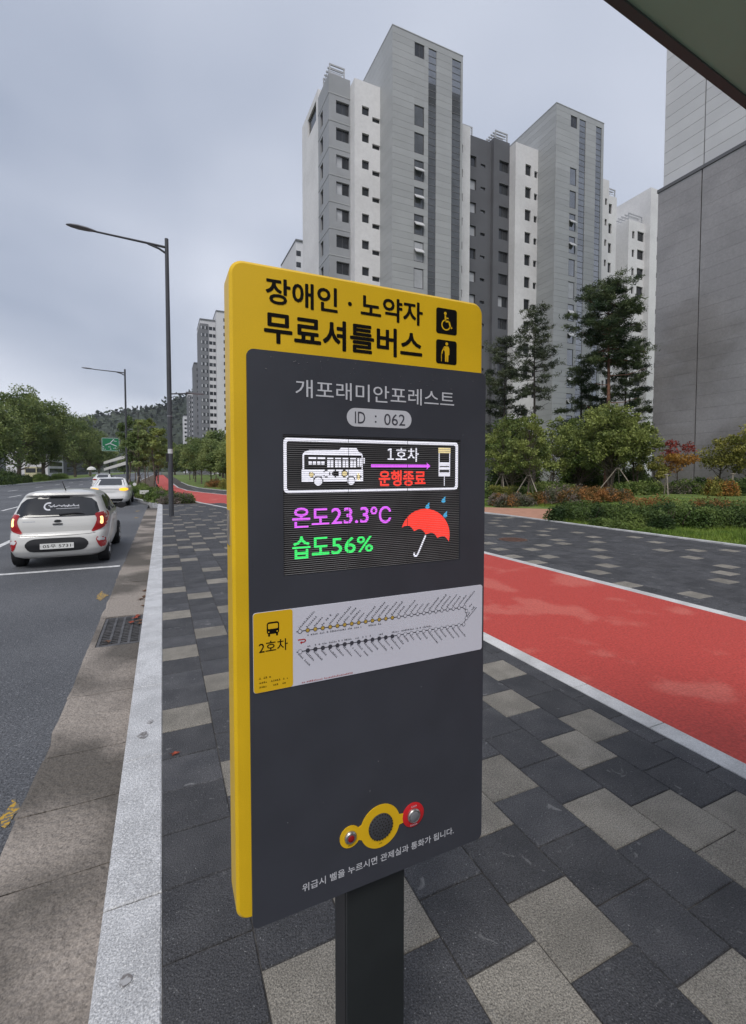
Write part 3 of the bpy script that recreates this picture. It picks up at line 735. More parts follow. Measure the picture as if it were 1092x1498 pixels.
# ================================================================== THE BUS INFORMATION SIGN
YS = 0.92                                             # front plane of the charcoal panel
sx, sy = 0.438, 0.985
SG = thing('information_sign', 'yellow and charcoal bus information sign on a dark post, with lit screen and route strip', 'sign', (sx, sy, 0))
def A(o):                                             # drawn in world coordinates -> hang under the sign
    o.location = (-sx, -sy, 0); return o
body = A(slab(0.121, 0.735, 0.7185, 2.055, 0.028, YS + 0.006, YS + 0.088, 0.006, 8).build('yellow_housing', M['yellow'], SG, smooth=True))
post = A(MB().box(0.366, 0.513, 0.945, 1.026, -0.02, 0.80).build('post', M['pole_green'], SG))
MB().box(0.3645, 0.367, 0.955, 1.016, 0.0, 0.735).build('side_groove', M['black_plastic'], post)
A(MB().box(0.31, 0.57, 0.90, 1.07, -0.002, 0.012).build('base_plate', M['pole_green'], SG))
# the panel has an opening for the screen
def framed(x0, z0, x1, z1, hx0, hz0, hx1, hz1, r, y0, y1):
    m = MB()
    o = rrect(x0, z0, x1, z1, r, 5); k = len(o)
    hole = [(hx1, hz1), (hx0, hz1), (hx0, hz0), (hx1, hz0)]
    q = k // 4
    vs = [(p[0], y0, p[1]) for p in o] + [(p[0], y0, p[1]) for p in hole]
    vs += [(p[0], y1, p[1]) for p in o] + [(p[0], y1, p[1]) for p in hole]
    fs = []
    N = k + 4
    for c in range(4):
        idx = [c * q + i for i in range(q)]
        fs.append(tuple(idx + [k + c]))
        nx = ((c + 1) % 4) * q
        fs.append((c * q + q - 1, nx, k + (c + 1) % 4, k + c))
    for i in range(k): fs.append((i, (i + 1) % k, N + (i + 1) % k, N + i))
    for c in range(4): fs.append((k + c, k + (c + 1) % 4, N + k + (c + 1) % 4, N + k + c))
    m.add(vs, fs); return m
front = A(framed(0.151, 0.716, 0.7225, 1.886, 0.2205, 1.4345, 0.650, 1.7225, 0.014, YS, YS + 0.0055).build('front_panel', M['charcoal'], SG))
yp = YS - 0.0005                                      # flat print sits half a millimetre proud
fl = Flat(YS + 0.0054)
put_text(fl, '장애인 · 노약자', 0.190, 1.979, 0.547, 2.031, 0.028)
put_text(fl, '무료셔틀버스', 0.186, 1.902, 0.546, 1.965, 0.030)
fl.build('header_lettering', M['black_print'], body)
fl = Flat(YS + 0.0054)
for z0, z1 in ((1.969, 2.028), (1.8995, 1.955)):
    fl = Flat(YS + 0.0054); fl.poly(rrect(0.583, z0, 0.6405, z1, 0.006, 4)); fl.build('pictogram_tile', M['black_print'], body)
fl = Flat(YS + 0.0048)
# wheelchair user
fl.disc(0.6075, 2.0165, 0.0036)
fl.stroke([(0.6075, 2.012), (0.6085, 1.9985), (0.618, 1.9985), (0.6225, 1.984), (0.6265, 1.986)], 0.0042)
fl.stroke([(0.6085, 2.006), (0.6165, 2.006)], 0.003)
fl.ring(0.6095, 1.990, 0.0098, 0.0128, 100, 345, 22)
# standing figure with a cane
fl.build('pictogram_figure', M['label_yellow'], body); fl = Flat(YS + 0.0048); fl.disc(0.612, 1.9465, 0.0038)
fl.poly([(0.6045, 1.9405), (0.6165, 1.941), (0.6195, 1.936), (0.6195, 1.922), (0.6170, 1.920), (0.6165, 1.905), (0.6125, 1.905), (0.6120, 1.921), (0.6115, 1.905), (0.6075, 1.905), (0.6070, 1.928), (0.6035, 1.932)])
fl.stroke([(0.6050, 1.938), (0.5995, 1.928), (0.5985, 1.9215)], 0.003)
fl.stroke([(0.5995, 1.9225), (0.5975, 1.921), (0.5975, 1.905)], 0.0014)
fl.build('pictogram_figure', M['label_yellow'], body)
fl = Flat(yp); put_text(fl, '개포래미안포레스트', 0.247, 1.798, 0.630, 1.835, 0.004); fl.build('stop_name', M['grey_print'], front)
fl = Flat(yp); fl.poly(rrect(0.358, 1.744, 0.515, 1.7835, 0.0195, 8)); fl.build('number_pill', M['grey_print'], front)
fl = Flat(yp - 0.0005)
put_text(fl, 'ID', 0.3765, 1.751, 0.4005, 1.776, 0.0); fl.build('number_lettering', M['dark_print'], front); fl = Flat(yp - 0.0005); put_text(fl, ':', 0.4235, 1.754, 0.4275, 1.770, 0.0); fl.build('number_lettering', M['dark_print'], front); fl = Flat(yp - 0.0005); put_text(fl, '062', 0.446, 1.750, 0.4985, 1.775, 0.0)
fl.build('number_lettering', M['dark_print'], front)
fl = Flat(yp); put_text(fl, '위급시 벨을 누르시면 관제실과 통화가 됩니다.', 0.2545, 0.756, 0.6375, 0.7735, 0.010); fl.build('instruction_lettering', M['grey_print'], front)

# --- LED screen
screen = A(MB().box(0.2205, 0.650, YS + 0.0045, YS + 0.0058, 1.4345, 1.7225).build('screen', M['screen'], SG))
ysn = YS + 0.0040
lv = MB(); z = 1.4365
while z < 1.7215:
    lv.box(0.2210, 0.6495, YS + 0.0024, YS + 0.0038, z, z + 0.00085); z += 0.0043
tag(lv.build('louvres', M['louvre'], screen), kind='stuff')
for x in (0.363, 0.507): MB().box(x, x + 0.0006, YS + 0.0028, YS + 0.0044, 1.435, 1.722).build('module_seam', M['black_plastic'], screen)
fl = Flat(ysn)
o = rrect(0.2225, 1.6035, 0.6455, 1.7165, 0.009, 4); i_ = rrect(0.2290, 1.6095, 0.6380, 1.7095, 0.005, 4)
for k in range(len(o)):
    j = (k + 1) % len(o); fl.poly([o[k], o[j], i_[j], i_[k]])
fl.build('lit_frame', M['led_white'], screen)
# bus drawing
fl = Flat(ysn)
fl.poly([(0.263, 1.684), (0.266, 1.688), (0.277, 1.692), (0.342, 1.693), (0.346, 1.698), (0.382, 1.698), (0.388, 1.689), (0.395, 1.687), (0.396, 1.682), (0.263, 1.682)])
fl.rect(0.262, 1.652, 0.2655, 1.683); fl.rect(0.394, 1.652, 0.3965, 1.683)
for x in (0.275, 0.2945): fl.rect(x, 1.673, x + 0.0165, 1.678)
for x in (0.275, 0.284, 0.2935, 0.3025): fl.rect(x, 1.662, x + 0.007, 1.669)
for x in (0.3155, 0.333, 0.350, 0.3675):
    fl.rect(x, 1.673, x + 0.0135, 1.6765); fl.rect(x, 1.656, x + 0.006, 1.671); fl.rect(x + 0.0075, 1.656, x + 0.0135, 1.671)
fl.rect(0.3840, 1.658, 0.3885, 1.676); fl.rect(0.3900, 1.658, 0.3935, 1.676)
fl.rect(0.3985, 1.664, 0.4015, 1.677)
def cut_row(x0, x1, z0, z1, holes):                   # lower side of the bus with round gaps left dark
    n = 44
    for a in range(n):
        for b in range(9):
            xa = x0 + (x1 - x0) * a / n; xb = x0 + (x1 - x0) * (a + 1) / n; za = z0 + (z1 - z0) * b / 9; zb = z0 + (z1 - z0) * (b + 1) / 9
            c = ((xa + xb) / 2, (za + zb) / 2)
            if any(r0 < math.hypot(c[0] - hx, c[1] - hz) < r1 for hx, hz, r0, r1 in holes): continue
            fl.rect(xa, za, xb, zb)
cut_row(0.260, 0.3975, 1.626, 1.6515, [(0.2955, 1.627, 0, 0.0115), (0.3695, 1.627, 0, 0.0105), (0.314, 1.643, 0.006, 0.0078), (0.334, 1.643, 0, 0.0072), (0.3545, 1.643, 0, 0.0075), (0.281, 1.641, 0, 0.006), (0.387, 1.636, 0, 0.006)])
fl.disc(0.2955, 1.627, 0.0090, 14); fl.disc(0.3695, 1.627, 0.0085, 14)
fl.build('bus_drawing', M['led_white'], screen)
for q in (0, 1, 2):
    fl = Flat(ysn); (fl.disc(0.3545, 1.643, 0.0058, 12) if q == 0 else fl.disc(0.281, 1.641, 0.0050, 8) if q == 1 else fl.rect(0.3840, 1.628, 0.3895, 1.643)); fl.build('bus_drawing_accent', M['led_yellow'], screen)
fl = Flat(ysn); fl.rect(0.4630, 1.6765, 0.4668, 1.6990); fl.rect(0.4572, 1.6735, 0.4726, 1.6764); fl.poly([(0.4575, 1.6930), (0.4629, 1.6945), (0.4629, 1.6990), (0.4575, 1.6965)]); put_text(fl, '호차', 0.4775, 1.670, 0.537, 1.701, 0.014); fl.build('screen_lettering', M['led_white'], screen)
fl = Flat(ysn); fl.rect(0.4165, 1.6570, 0.561, 1.6630); fl.poly([(0.558, 1.668), (0.5685, 1.660), (0.558, 1.652), (0.5605, 1.660)]); fl.build('screen_arrow', M['led_magenta'], screen)
fl = Flat(ysn); put_text(fl, '운행종료', 0.435, 1.6145, 0.5555, 1.6500, 0.030); fl.build('screen_lettering', M['led_red'], screen)
fl = Flat(ysn)
fl.rect(0.591, 1.636, 0.5935, 1.690); fl.rect(0.6205, 1.636, 0.623, 1.690); fl.rect(0.5935, 1.661, 0.6205, 1.669); fl.rect(0.5935, 1.651, 0.6205, 1.658); fl.rect(0.5935, 1.636, 0.6205, 1.645); fl.rect(0.6060, 1.613, 0.6080, 1.636)
fl.build('stop_drawing', M['led_white'], screen)
fl = Flat(ysn); fl.rect(0.590, 1.690, 0.624, 1.703); fl.build('stop_drawing_top', M['led_yellow'], screen)
fl = Flat(ysn); put_text(fl, '온도', 0.2395, 1.531, 0.3195, 1.573, 0.022); put_text(fl, '23.3', 0.3240, 1.535, 0.4110, 1.570, 0.022); put_text(fl, '℃', 0.4150, 1.532, 0.4660, 1.570, 0.020); fl.build('screen_lettering', M['led_magenta'], screen)
fl = Flat(ysn); put_text(fl, '습도', 0.2395, 1.467, 0.3195, 1.5135, 0.024); put_text(fl, '56%', 0.3240, 1.471, 0.4215, 1.506, 0.020); fl.build('screen_lettering', M['led_green'], screen)
# umbrella
c = Vector((0.557, 1.500)); ax_ = Vector((0.30, 0.954)).normalized(); sd_ = Vector((ax_.y, -ax_.x))
arc = [c + ax_ * (0.060 * math.sin(t)) + sd_ * (0.0665 * math.cos(t)) for t in np.linspace(0, math.pi, 25)]
ends = [c - sd_ * 0.0665 + sd_ * 0.133 * q for q in np.linspace(0, 1, 5)]
low = []
for a, b in zip(ends[:-1], ends[1:]):
    low += [a + (b - a) * s + ax_ * 0.0085 * math.sin(math.pi * s) for s in np.linspace(0, 1, 7)[:-1]]
fl = Flat(ysn); fl.poly([tuple(p) for p in arc] + [tuple(p) for p in low]); fl.build('umbrella_drawing', M['led_red'], screen)
fl = Flat(ysn); fl.stroke([(0.5565, 1.4985), (0.5365, 1.458), (0.533, 1.4525), (0.5285, 1.4515), (0.5255, 1.4545), (0.5265, 1.460)], 0.0042); fl.build('umbrella_handle', M['led_white'], screen)
fl = Flat(ysn)
for x, z in ((0.606, 1.580), (0.562, 1.567), (0.611, 1.545)):
    fl = Flat(ysn); fl.poly([(x - 0.006 * math.cos(a) * (0.85 if math.sin(a) > 0 else 1) - 0.001, z - 0.002 + 0.0052 * math.sin(a)) for a in np.linspace(R(150), R(390), 12)] + [(x + 0.0048, z + 0.009)]); fl.build('drop_drawing', M['led_blue'], screen)

# --- route strip
strip = A(slab(0.1575, 1.2045, 0.7170, 1.367, 0.006, YS - 0.0016, YS - 0.0001, 0.0003, 4).build('route_strip', M['white_print'], SG))
fl = Flat(YS - 0.0019); fl.poly(rrect(0.1580, 1.2050, 0.2375, 1.3665, 0.006, 4)); fl.build('yellow_field', M['label_yellow'], strip)
yq = YS - 0.0023
fl = Flat(yq)
fl.poly(rrect(0.1845, 1.321, 0.2095, 1.3455, 0.005, 4)); fl.rect(0.187, 1.3165, 0.191, 1.322); fl.rect(0.203, 1.3165, 0.207, 1.322)
put_text(fl, '2호차', 0.1685, 1.284, 0.2270, 1.308, 0.004)
rg = np.random.default_rng(21)
def scribble(x, z, l, ang, h, dots=0.8):
    ca, sa = math.cos(ang), math.sin(ang); s = 0.0
    while s < l:
        w = h * rg.uniform(0.55, 0.95)
        if rg.uniform() < dots:
            hh = h * rg.uniform(0.6, 1.0)
            for (u0, u1, v0, v1) in ((0, w, 0, h * .2), (w * .35, w * .6, 0, hh), (0, w * .8, hh * .62, hh * .85))[:rg.integers(2, 4)]:
                q = [(s + u0, v0), (s + u1, v0), (s + u1, v1), (s + u0, v1)]
                fl.poly([(x + a * ca - b * sa, z + a * sa + b * ca) for a, b in q])
        s += w * 1.25
scribble(0.1685, 1.2325, 0.024, 0, 0.0042); scribble(0.1685, 1.2235, 0.013, 0, 0.0042); scribble(0.192, 1.2235, 0.034, 0, 0.0042); scribble(0.1685, 1.2145, 0.013, 0, 0.0042); scribble(0.192, 1.2145, 0.030, 0, 0.0042)
tag(fl.build('strip_print', M['black_print'], strip), kind='stuff')
fl = Flat(yq); fl.poly(rrect(0.1870, 1.3315, 0.2070, 1.3420, 0.002, 3)); fl.disc(0.1885, 1.3255, 0.0014, 8); fl.disc(0.2055, 1.3255, 0.0014, 8)
fl.mb.v = [(a, b - 0.0003, c_) for a, b, c_ in fl.mb.v]; fl.build('bus_symbol_window', M['label_yellow'], strip)
fl = Flat(yq)
topz, botz = 1.3178, 1.2752
loop = [(0.245, topz), (0.6595, topz), (0.6690, 1.3070), (0.6690, 1.2895), (0.6605, botz + .0005), (0.245, botz)]
fl.stroke(loop, 0.0017)
for k in range(26):
    x = 0.2525 + 0.01645 * k if k < 25.1 else 0.6595
    scribble(x - 0.001, topz + 0.0052, rg.uniform(0.018, 0.040) if k % 5 else 0.044, R(44), 0.0042, 0.95)
    if k < 25: scribble(x - 0.004, botz - 0.0052, rg.uniform(0.016, 0.040), R(-50), 0.0042, 0.95)
scribble(0.671, 1.309, 0.018, R(42), 0.004); scribble(0.671, 1.2935, 0.028, R(42), 0.004); scribble(0.6735, 1.288, 0.034, R(42), 0.004)
scribble(0.268, 1.3065, 0.175, 0, 0.0040, 0.75); scribble(0.268, 1.2830, 0.175, 0, 0.0040, 0.75); scribble(0.4650, 1.2830, 0.105, 0, 0.0040, 0.75)
tag(fl.build('route_line', M['dark_print'], strip), kind='stuff')
w_, y_, d_ = Flat(yq - 0.0004), Flat(yq - 0.0004), Flat(yq - 0.0004)
rim = Flat(yq - 0.0002)
for k in range(25):
    x = 0.2525 + 0.01645 * k
    rim.disc(x, topz, 0.0047, 12); rim.disc(x, botz, 0.0047, 12)
    (y_ if 1 <= k <= 13 else w_).disc(x, topz, 0.0036, 12); (d_ if 1 <= k <= 13 else w_).disc(x, botz, 0.0040, 12)
for x, z in ((0.6630, topz), (0.6690, 1.3070), (0.6690, 1.2895), (0.6610, botz)):
    rim.disc(x, z, 0.0047, 12); w_.disc(x, z, 0.0036, 12)
tag(rim.build('marker_rim', M['dark_print'], strip), kind='stuff'); tag(w_.build('white_markers', M['white_print'], strip), kind='stuff'); tag(y_.build('yellow_markers', M['dot_yellow'], strip), kind='stuff'); tag(d_.build('dark_markers', M['dark_print'], strip), kind='stuff')
fl = Flat(yq); fl.stroke([(0.248, 1.3000), (0.262, 1.3000), (0.2648, 1.2970), (0.262, 1.2940), (0.256, 1.2940)], 0.0022); fl.poly([(0.2565, 1.2968), (0.2565, 1.2905), (0.2520, 1.2938)])
scribble(0.256, 1.2078, 0.112, 0, 0.0036, 0.85)
tag(fl.build('red_print', M['red_print'], strip), kind='stuff')

# --- emergency intercom
cz = 0.8415
plate = MB()
n = 40; outl = []
def arc_pts(cx, r, a0, a1, k=14): return [(cx + r * math.cos(R(a)), cz + r * math.sin(R(a))) for a in np.linspace(a0, a1, k)]
outl = arc_pts(0.4375, 0.0495, 160, 14, 20) + [(0.500, cz + 0.010), (0.508, cz + 0.010), (0.508, cz - 0.010), (0.500, cz - 0.010)] + arc_pts(0.4375, 0.0495, -14, -160, 20) + arc_pts(0.3635, 0.0245, -35, -325, 20)
k = len(outl)
plate.add([(p[0], YS - 0.002, p[1]) for p in outl] + [(p[0], YS - 0.0001, p[1]) for p in outl], [tuple(range(k))] + [(j, (j + 1) % k, k + (j + 1) % k, k + j) for j in range(k)])
inter = A(plate.build('intercom_plate', M['label_yellow'], SG))
MB().lathe((0.4375, YS - 0.0001, cz), [(0.0300, 0), (0.0300, -0.0045), (0.0275, -0.0055)], 28, axis='y').build('speaker_grille', M['grille'], inter, smooth=True)
hol = MB()
for rr, nn in ((0.006, 6), (0.013, 12), (0.020, 18), (0.0285, 26)):
    for q in range(nn):
        t = 2 * math.pi * q / nn; hol.lathe((0.4375 + rr * math.cos(t), YS - 0.0058, cz + rr * math.sin(t)), [(0.0019, 0.0005), (0.0019, -0.0001)], 8, axis='y')
tag(hol.build('speaker_holes', M['hollow'], inter), kind='stuff')
MB().lathe((0.3635, YS - 0.0015, cz), [(0.0140, 0), (0.0140, -0.004), (0.0115, -0.0065), (0.0085, -0.0065)], 20, axis='y').build('lens_ring', M['steel'], inter, smooth=True)
MB().lathe((0.3635, YS - 0.0075, cz), [(0.0080, 0.001), (0.0075, -0.001), (0.004, -0.0025)], 16, axis='y').build('ruby_lens', M['ruby'], inter, smooth=True)
rd = MB().lathe((0.5225, YS - 0.0001, cz), [(0.0285, 0), (0.0285, -0.0025), (0.0275, -0.003)], 28, axis='y').build('call_button_surround', M['red_plastic'], inter, smooth=True)
MB().lathe((0.5225, YS - 0.003, cz), [(0.0165, 0), (0.0165, -0.004), (0.0145, -0.006), (0.0125, -0.005)], 22, axis='y').build('call_button_ring', M['steel'], inter, smooth=True)
MB().lathe((0.5225, YS - 0.0075, cz), [(0.0118, 0.001), (0.0118, -0.0025), (0.0105, -0.0035)], 20, axis='y').build('call_button', M['lamp_head'], inter, smooth=True)
fl = Flat(YS - 0.0036); scribble(0.5160, cz + 0.0195, 0.013, 0, 0.0045, 1); scribble(0.5140, cz - 0.0245, 0.017, 0, 0.0045, 1); tag(fl.build('surround_print', M['white_print'], inter), kind='stuff')
fl = Flat(YS - 0.0024); scribble(0.4330, cz - 0.0405, 0.009, 0, 0.003, 1); scribble(0.3575, cz - 0.0200, 0.012, 0, 0.0028, 1); tag(fl.build('plate_print', M['black_print'], inter), kind='stuff')

# --- fixings, rain drops, side latch
A(MB().box(0.1185, 0.1215, YS + 0.035, YS + 0.06, 1.50, 1.57).build('side_latch', M['steel'], SG))
rg = np.random.default_rng(8)
dr = MB()
for q in range(75):
    x = rg.uniform(0.16, 0.715); z = 1.883 - abs(rg.normal()) * 0.028 if q < 55 else rg.uniform(0.75, 1.86)
    if 0.15 < x < 0.72 and not (1.20 < z < 1.73) and abs(z - 1.815) > 0.025:
        r_ = rg.uniform(0.0006, 0.0017); dr.lathe((x, YS, z), [(r_, -0.00005), (r_ * .7, -r_ * .55), (r_ * .2, -r_ * .75)], 7, axis='y')
tag(A(dr.build('rain_drops', M['drop'], SG)), kind='stuff')

# ================================================================== STREET FURNITURE
def street_lamp(label, x, y, h=9.75, arm=2.95, side=True, group='street lamps along the road'):
    t = thing('street_lamp', label, 'street lamp', (x, y, 0), 0, group)
    m = MB(); m.lathe((0, 0, 0), [(0.15, -0.02), (0.15, 0.012), (0.085, 0.02), (0.085, 0.4), (0.083, 0.42), (0.078, h * .5), (0.062, h)], 14)
    m.build('pole', M['lamp_grey'], t, smooth=True)
    a = MB()
    a.tube([(-0.03, 0, h - 0.50), (-0.25, 0, h - 0.38), (-0.6, 0, h - 0.29)], [0.04, 0.038, 0.03], 8)
    a.tube([(-0.02, 0, h - 0.30), (-0.5, 0, h - 0.27), (-arm * .75, 0, h - 0.20)], [0.045, 0.04, 0.032], 8)
    a.build('arm', M['lamp_grey'], t, smooth=True)
    hd = MB(); n = 14
    L0, L1 = -arm * .72, -arm - 0.03
    prof = [(0.0, 0.035, 0.030), (0.12, 0.075, 0.040), (0.3, 0.125, 0.055), (0.6, 0.15, 0.06), (0.85, 0.11, 0.045), (0.97, 0.05, 0.025), (1.0, 0.01, 0.01)]
    vs = []; fs = []
    for s, w, hh in prof:
        X = L0 + (L1 - L0) * s; Z = h - 0.20 + 0.05 * s
        for k in range(n):
            q = 2 * math.pi * k / n; vs.append((X, w * math.cos(q), Z + hh * math.sin(q) * (1.2 if math.sin(q) > 0 else 0.6)))
    for i in range(len(prof) - 1):
        for k in range(n): fs.append((i * n + k, i * n + (k + 1) % n, (i + 1) * n + (k + 1) % n, (i + 1) * n + k))
    fs += [tuple(range(n)), tuple((len(prof) - 1) * n + k for k in range(n))]
    hd.add(vs, fs); hd.build('lamp_head', M['lamp_head'], t, smooth=True)
    if side:
        b = MB(); b.tube([(0, 0, 4.36), (0.75, 0, 4.43)], 0.024, 8); b.build('side_arm', M['lamp_grey'], t)
        c = MB(); c.box(0.55, 1.15, -0.07, 0.07, 4.415, 4.47); c.build('side_lamp_head', M['lamp_head'], t)
        MB().lathe((0, 0, 2.25), [(0.0815, 0), (0.0815, 0.16)], 14).build('sticker', M['sticker'], t, smooth=True)
        MB().box(-0.14, -0.075, -0.06, 0.06, 1.95, 2.25).build('control_box', M['black_plastic'], t)
        MB().lathe((0, 0, 3.55), [(0.09, 0), (0.09, 0.05)], 14).build('collar', M['lamp_head'], t, smooth=True)
    return t
street_lamp('tall grey street lamp at the kerb end, nearest of the three', 0.26, 18.0)
p2 = ony(184, 600, 43.0)
street_lamp('grey street lamp in the planted strip behind the white saloon, second of three', p2[0], 43.0, 9.9, 3.0, False)
p3 = ony(203, 640, 73.0)
street_lamp('farthest grey street lamp against the wooded hill', p3[0], 73.0, 9.9, 3.0, False)

# drain grate in the gutter
g = thing('drain_grate', 'black iron drain grate with a few dead leaves in the concrete gutter', 'drain grate', (-0.445, 5.86, -0.148))
fr = MB(); fr.box(-0.205, 0.205, -0.505, -0.475, -0.05, 0); fr.box(-0.205, 0.205, 0.475, 0.505, -0.05, 0); fr.box(-0.205, -0.178, -0.475, 0.475, -0.05, 0); fr.box(0.178, 0.205, -0.475, 0.475, -0.05, 0)
fr.build('frame', M['iron'], g)
ba = MB().box(-0.178, 0.178, -0.009, 0.009, -0.035, -0.004).mesh('bar', M['iron'])
for k in range(17): link('bar', ba, g, (0, -0.448 + 0.056 * k, 0))
cb = MB().box(-0.012, 0.012, -0.475, 0.475, -0.03, -0.002).mesh('cross_bar', M['iron'])
for x in (-0.089, 0.0, 0.089): link('cross_bar', cb, g, (x, 0, 0.001))

# manhole cover in the walkway
mh = thing('manhole_cover', 'round rusty manhole cover set in the grey walkway', 'manhole cover', (7.57, 8.56, -0.01))
MB().lathe((0, 0, 0), [(0.37, -0.03), (0.37, 0.0145), (0.335, 0.0145), (0.335, 0.010)], 36).build('rim', M['iron'], mh)
MB().lathe((0, 0, 0), [(0.328, -0.02), (0.328, 0.0155)], 36).build('lid', M['rust_iron'], mh)
stud = MB()
for i in range(-6, 7):
    for j in range(-6, 7):
        if math.hypot(i, j) < 6.3: stud.box(i * .046 - .014, i * .046 + .014, j * .046 - .014, j * .046 + .014, 0.0155, 0.0195)
tag(stud.build('studs', M['rust_iron'], mh), kind='stuff')

# fallen leaves
rg = np.random.default_rng(31)
def fallen(x, y, z, s, m, label):
    n = 9; pts = []
    for k in range(n):
        a = 2 * math.pi * k / n; r_ = s * (1.0 if k % 2 == 0 else 0.55) * rg.uniform(.8, 1.15)
        pts.append((r_ * math.cos(a), r_ * 0.75 * math.sin(a), 0.006 + 0.25 * s * rg.uniform(0, 1)))
    mb = MB(); mb.v = []; mb.add([(0, 0, 0.004)] + pts, [(0, k + 1, (k + 1) % n + 1) for k in range(n)])
    o = mb.build('fallen_leaf', m, None, loc=(x, y, z)); o.rotation_euler = (0, 0, rg.uniform(0, 6))
    return tag(o, label, 'leaf', 'fallen leaves')
fallen(0.035, 2.86, 0.0, 0.028, M['fallen'], 'small red leaf on the dark paver next to the white kerb')
for k, (x, y) in enumerate(((-0.33, 6.22), (-0.28, 6.10), (-0.36, 6.05), (-0.27, 5.98), (-0.31, 6.32), (-0.55, 5.48))):
    fallen(x, y, -0.145, 0.05, M['fallen'] if k % 2 == 0 else M['fallen_brown'], 'reddish brown dead leaf lying on the drain grate')
for k, (x, y) in enumerate(((-0.27, 7.25), (-0.31, 7.12), (-0.26, 7.6), (-0.25, 6.75))):
    fallen(x, y, -0.148, 0.05, M['fallen_brown'], 'dry brown leaf in the gutter beyond the drain grate')

# bus shelter roof overhead
sh = thing('bus_shelter', 'dark green undersided bus shelter roof jutting in at the top right corner', 'bus shelter', (1.6, -1.4, 0))
sh_l = lambda o: setattr(o, 'location', (-1.6, 1.4, 0)) or o
def slope(x): return 2.60 - 0.113 * (x - 0.835)
ro = MB(); Y0, Y1 = -4.2, 0.698
x0, x1 = 0.55, 2.7
ro.add([(x0, Y0, slope(x0)), (x1, Y0, slope(x1)), (x1, Y1 - .03, slope(x1)), (x0, Y1 - .03, slope(x0)), (x0, Y0, slope(x0) + .05), (x1, Y0, slope(x1) + .05), (x1, Y1 - .03, slope(x1) + .05), (x0, Y1 - .03, slope(x0) + .05)],
       [(0, 3, 2, 1), (4, 5, 6, 7), (0, 1, 5, 4), (1, 2, 6, 5), (2, 3, 7, 6), (3, 0, 4, 7)])
sh_l(ro.build('roof', M['canopy'], sh))
ed = MB(); ed.add([(x0 - .02, Y1 - .03, slope(x0) - .004), (x1 + .02, Y1 - .03, slope(x1) - .004), (x1 + .02, Y1 - .008, slope(x1)), (x0 - .02, Y1 - .008, slope(x0)), (x0 - .02, Y1 - .03, slope(x0) + .07), (x1 + .02, Y1 - .03, slope(x1) + .07), (x1 + .02, Y1 - .008, slope(x1) + .07), (x0 - .02, Y1 - .008, slope(x0) + .07)],
       [(0, 3, 2, 1), (4, 5, 6, 7), (0, 1, 5, 4), (1, 2, 6, 5), (2, 3, 7, 6), (3, 0, 4, 7)])
sh_l(ed.build('fascia', M['canopy_edge'], sh))
for y in (-3.9, -2.2, -0.5):
    sh_l(MB().box(2.58, 2.66, y - .04, y + .04, -0.01, slope(2.62) + 0.01).build('post', M['canopy_edge'], sh))

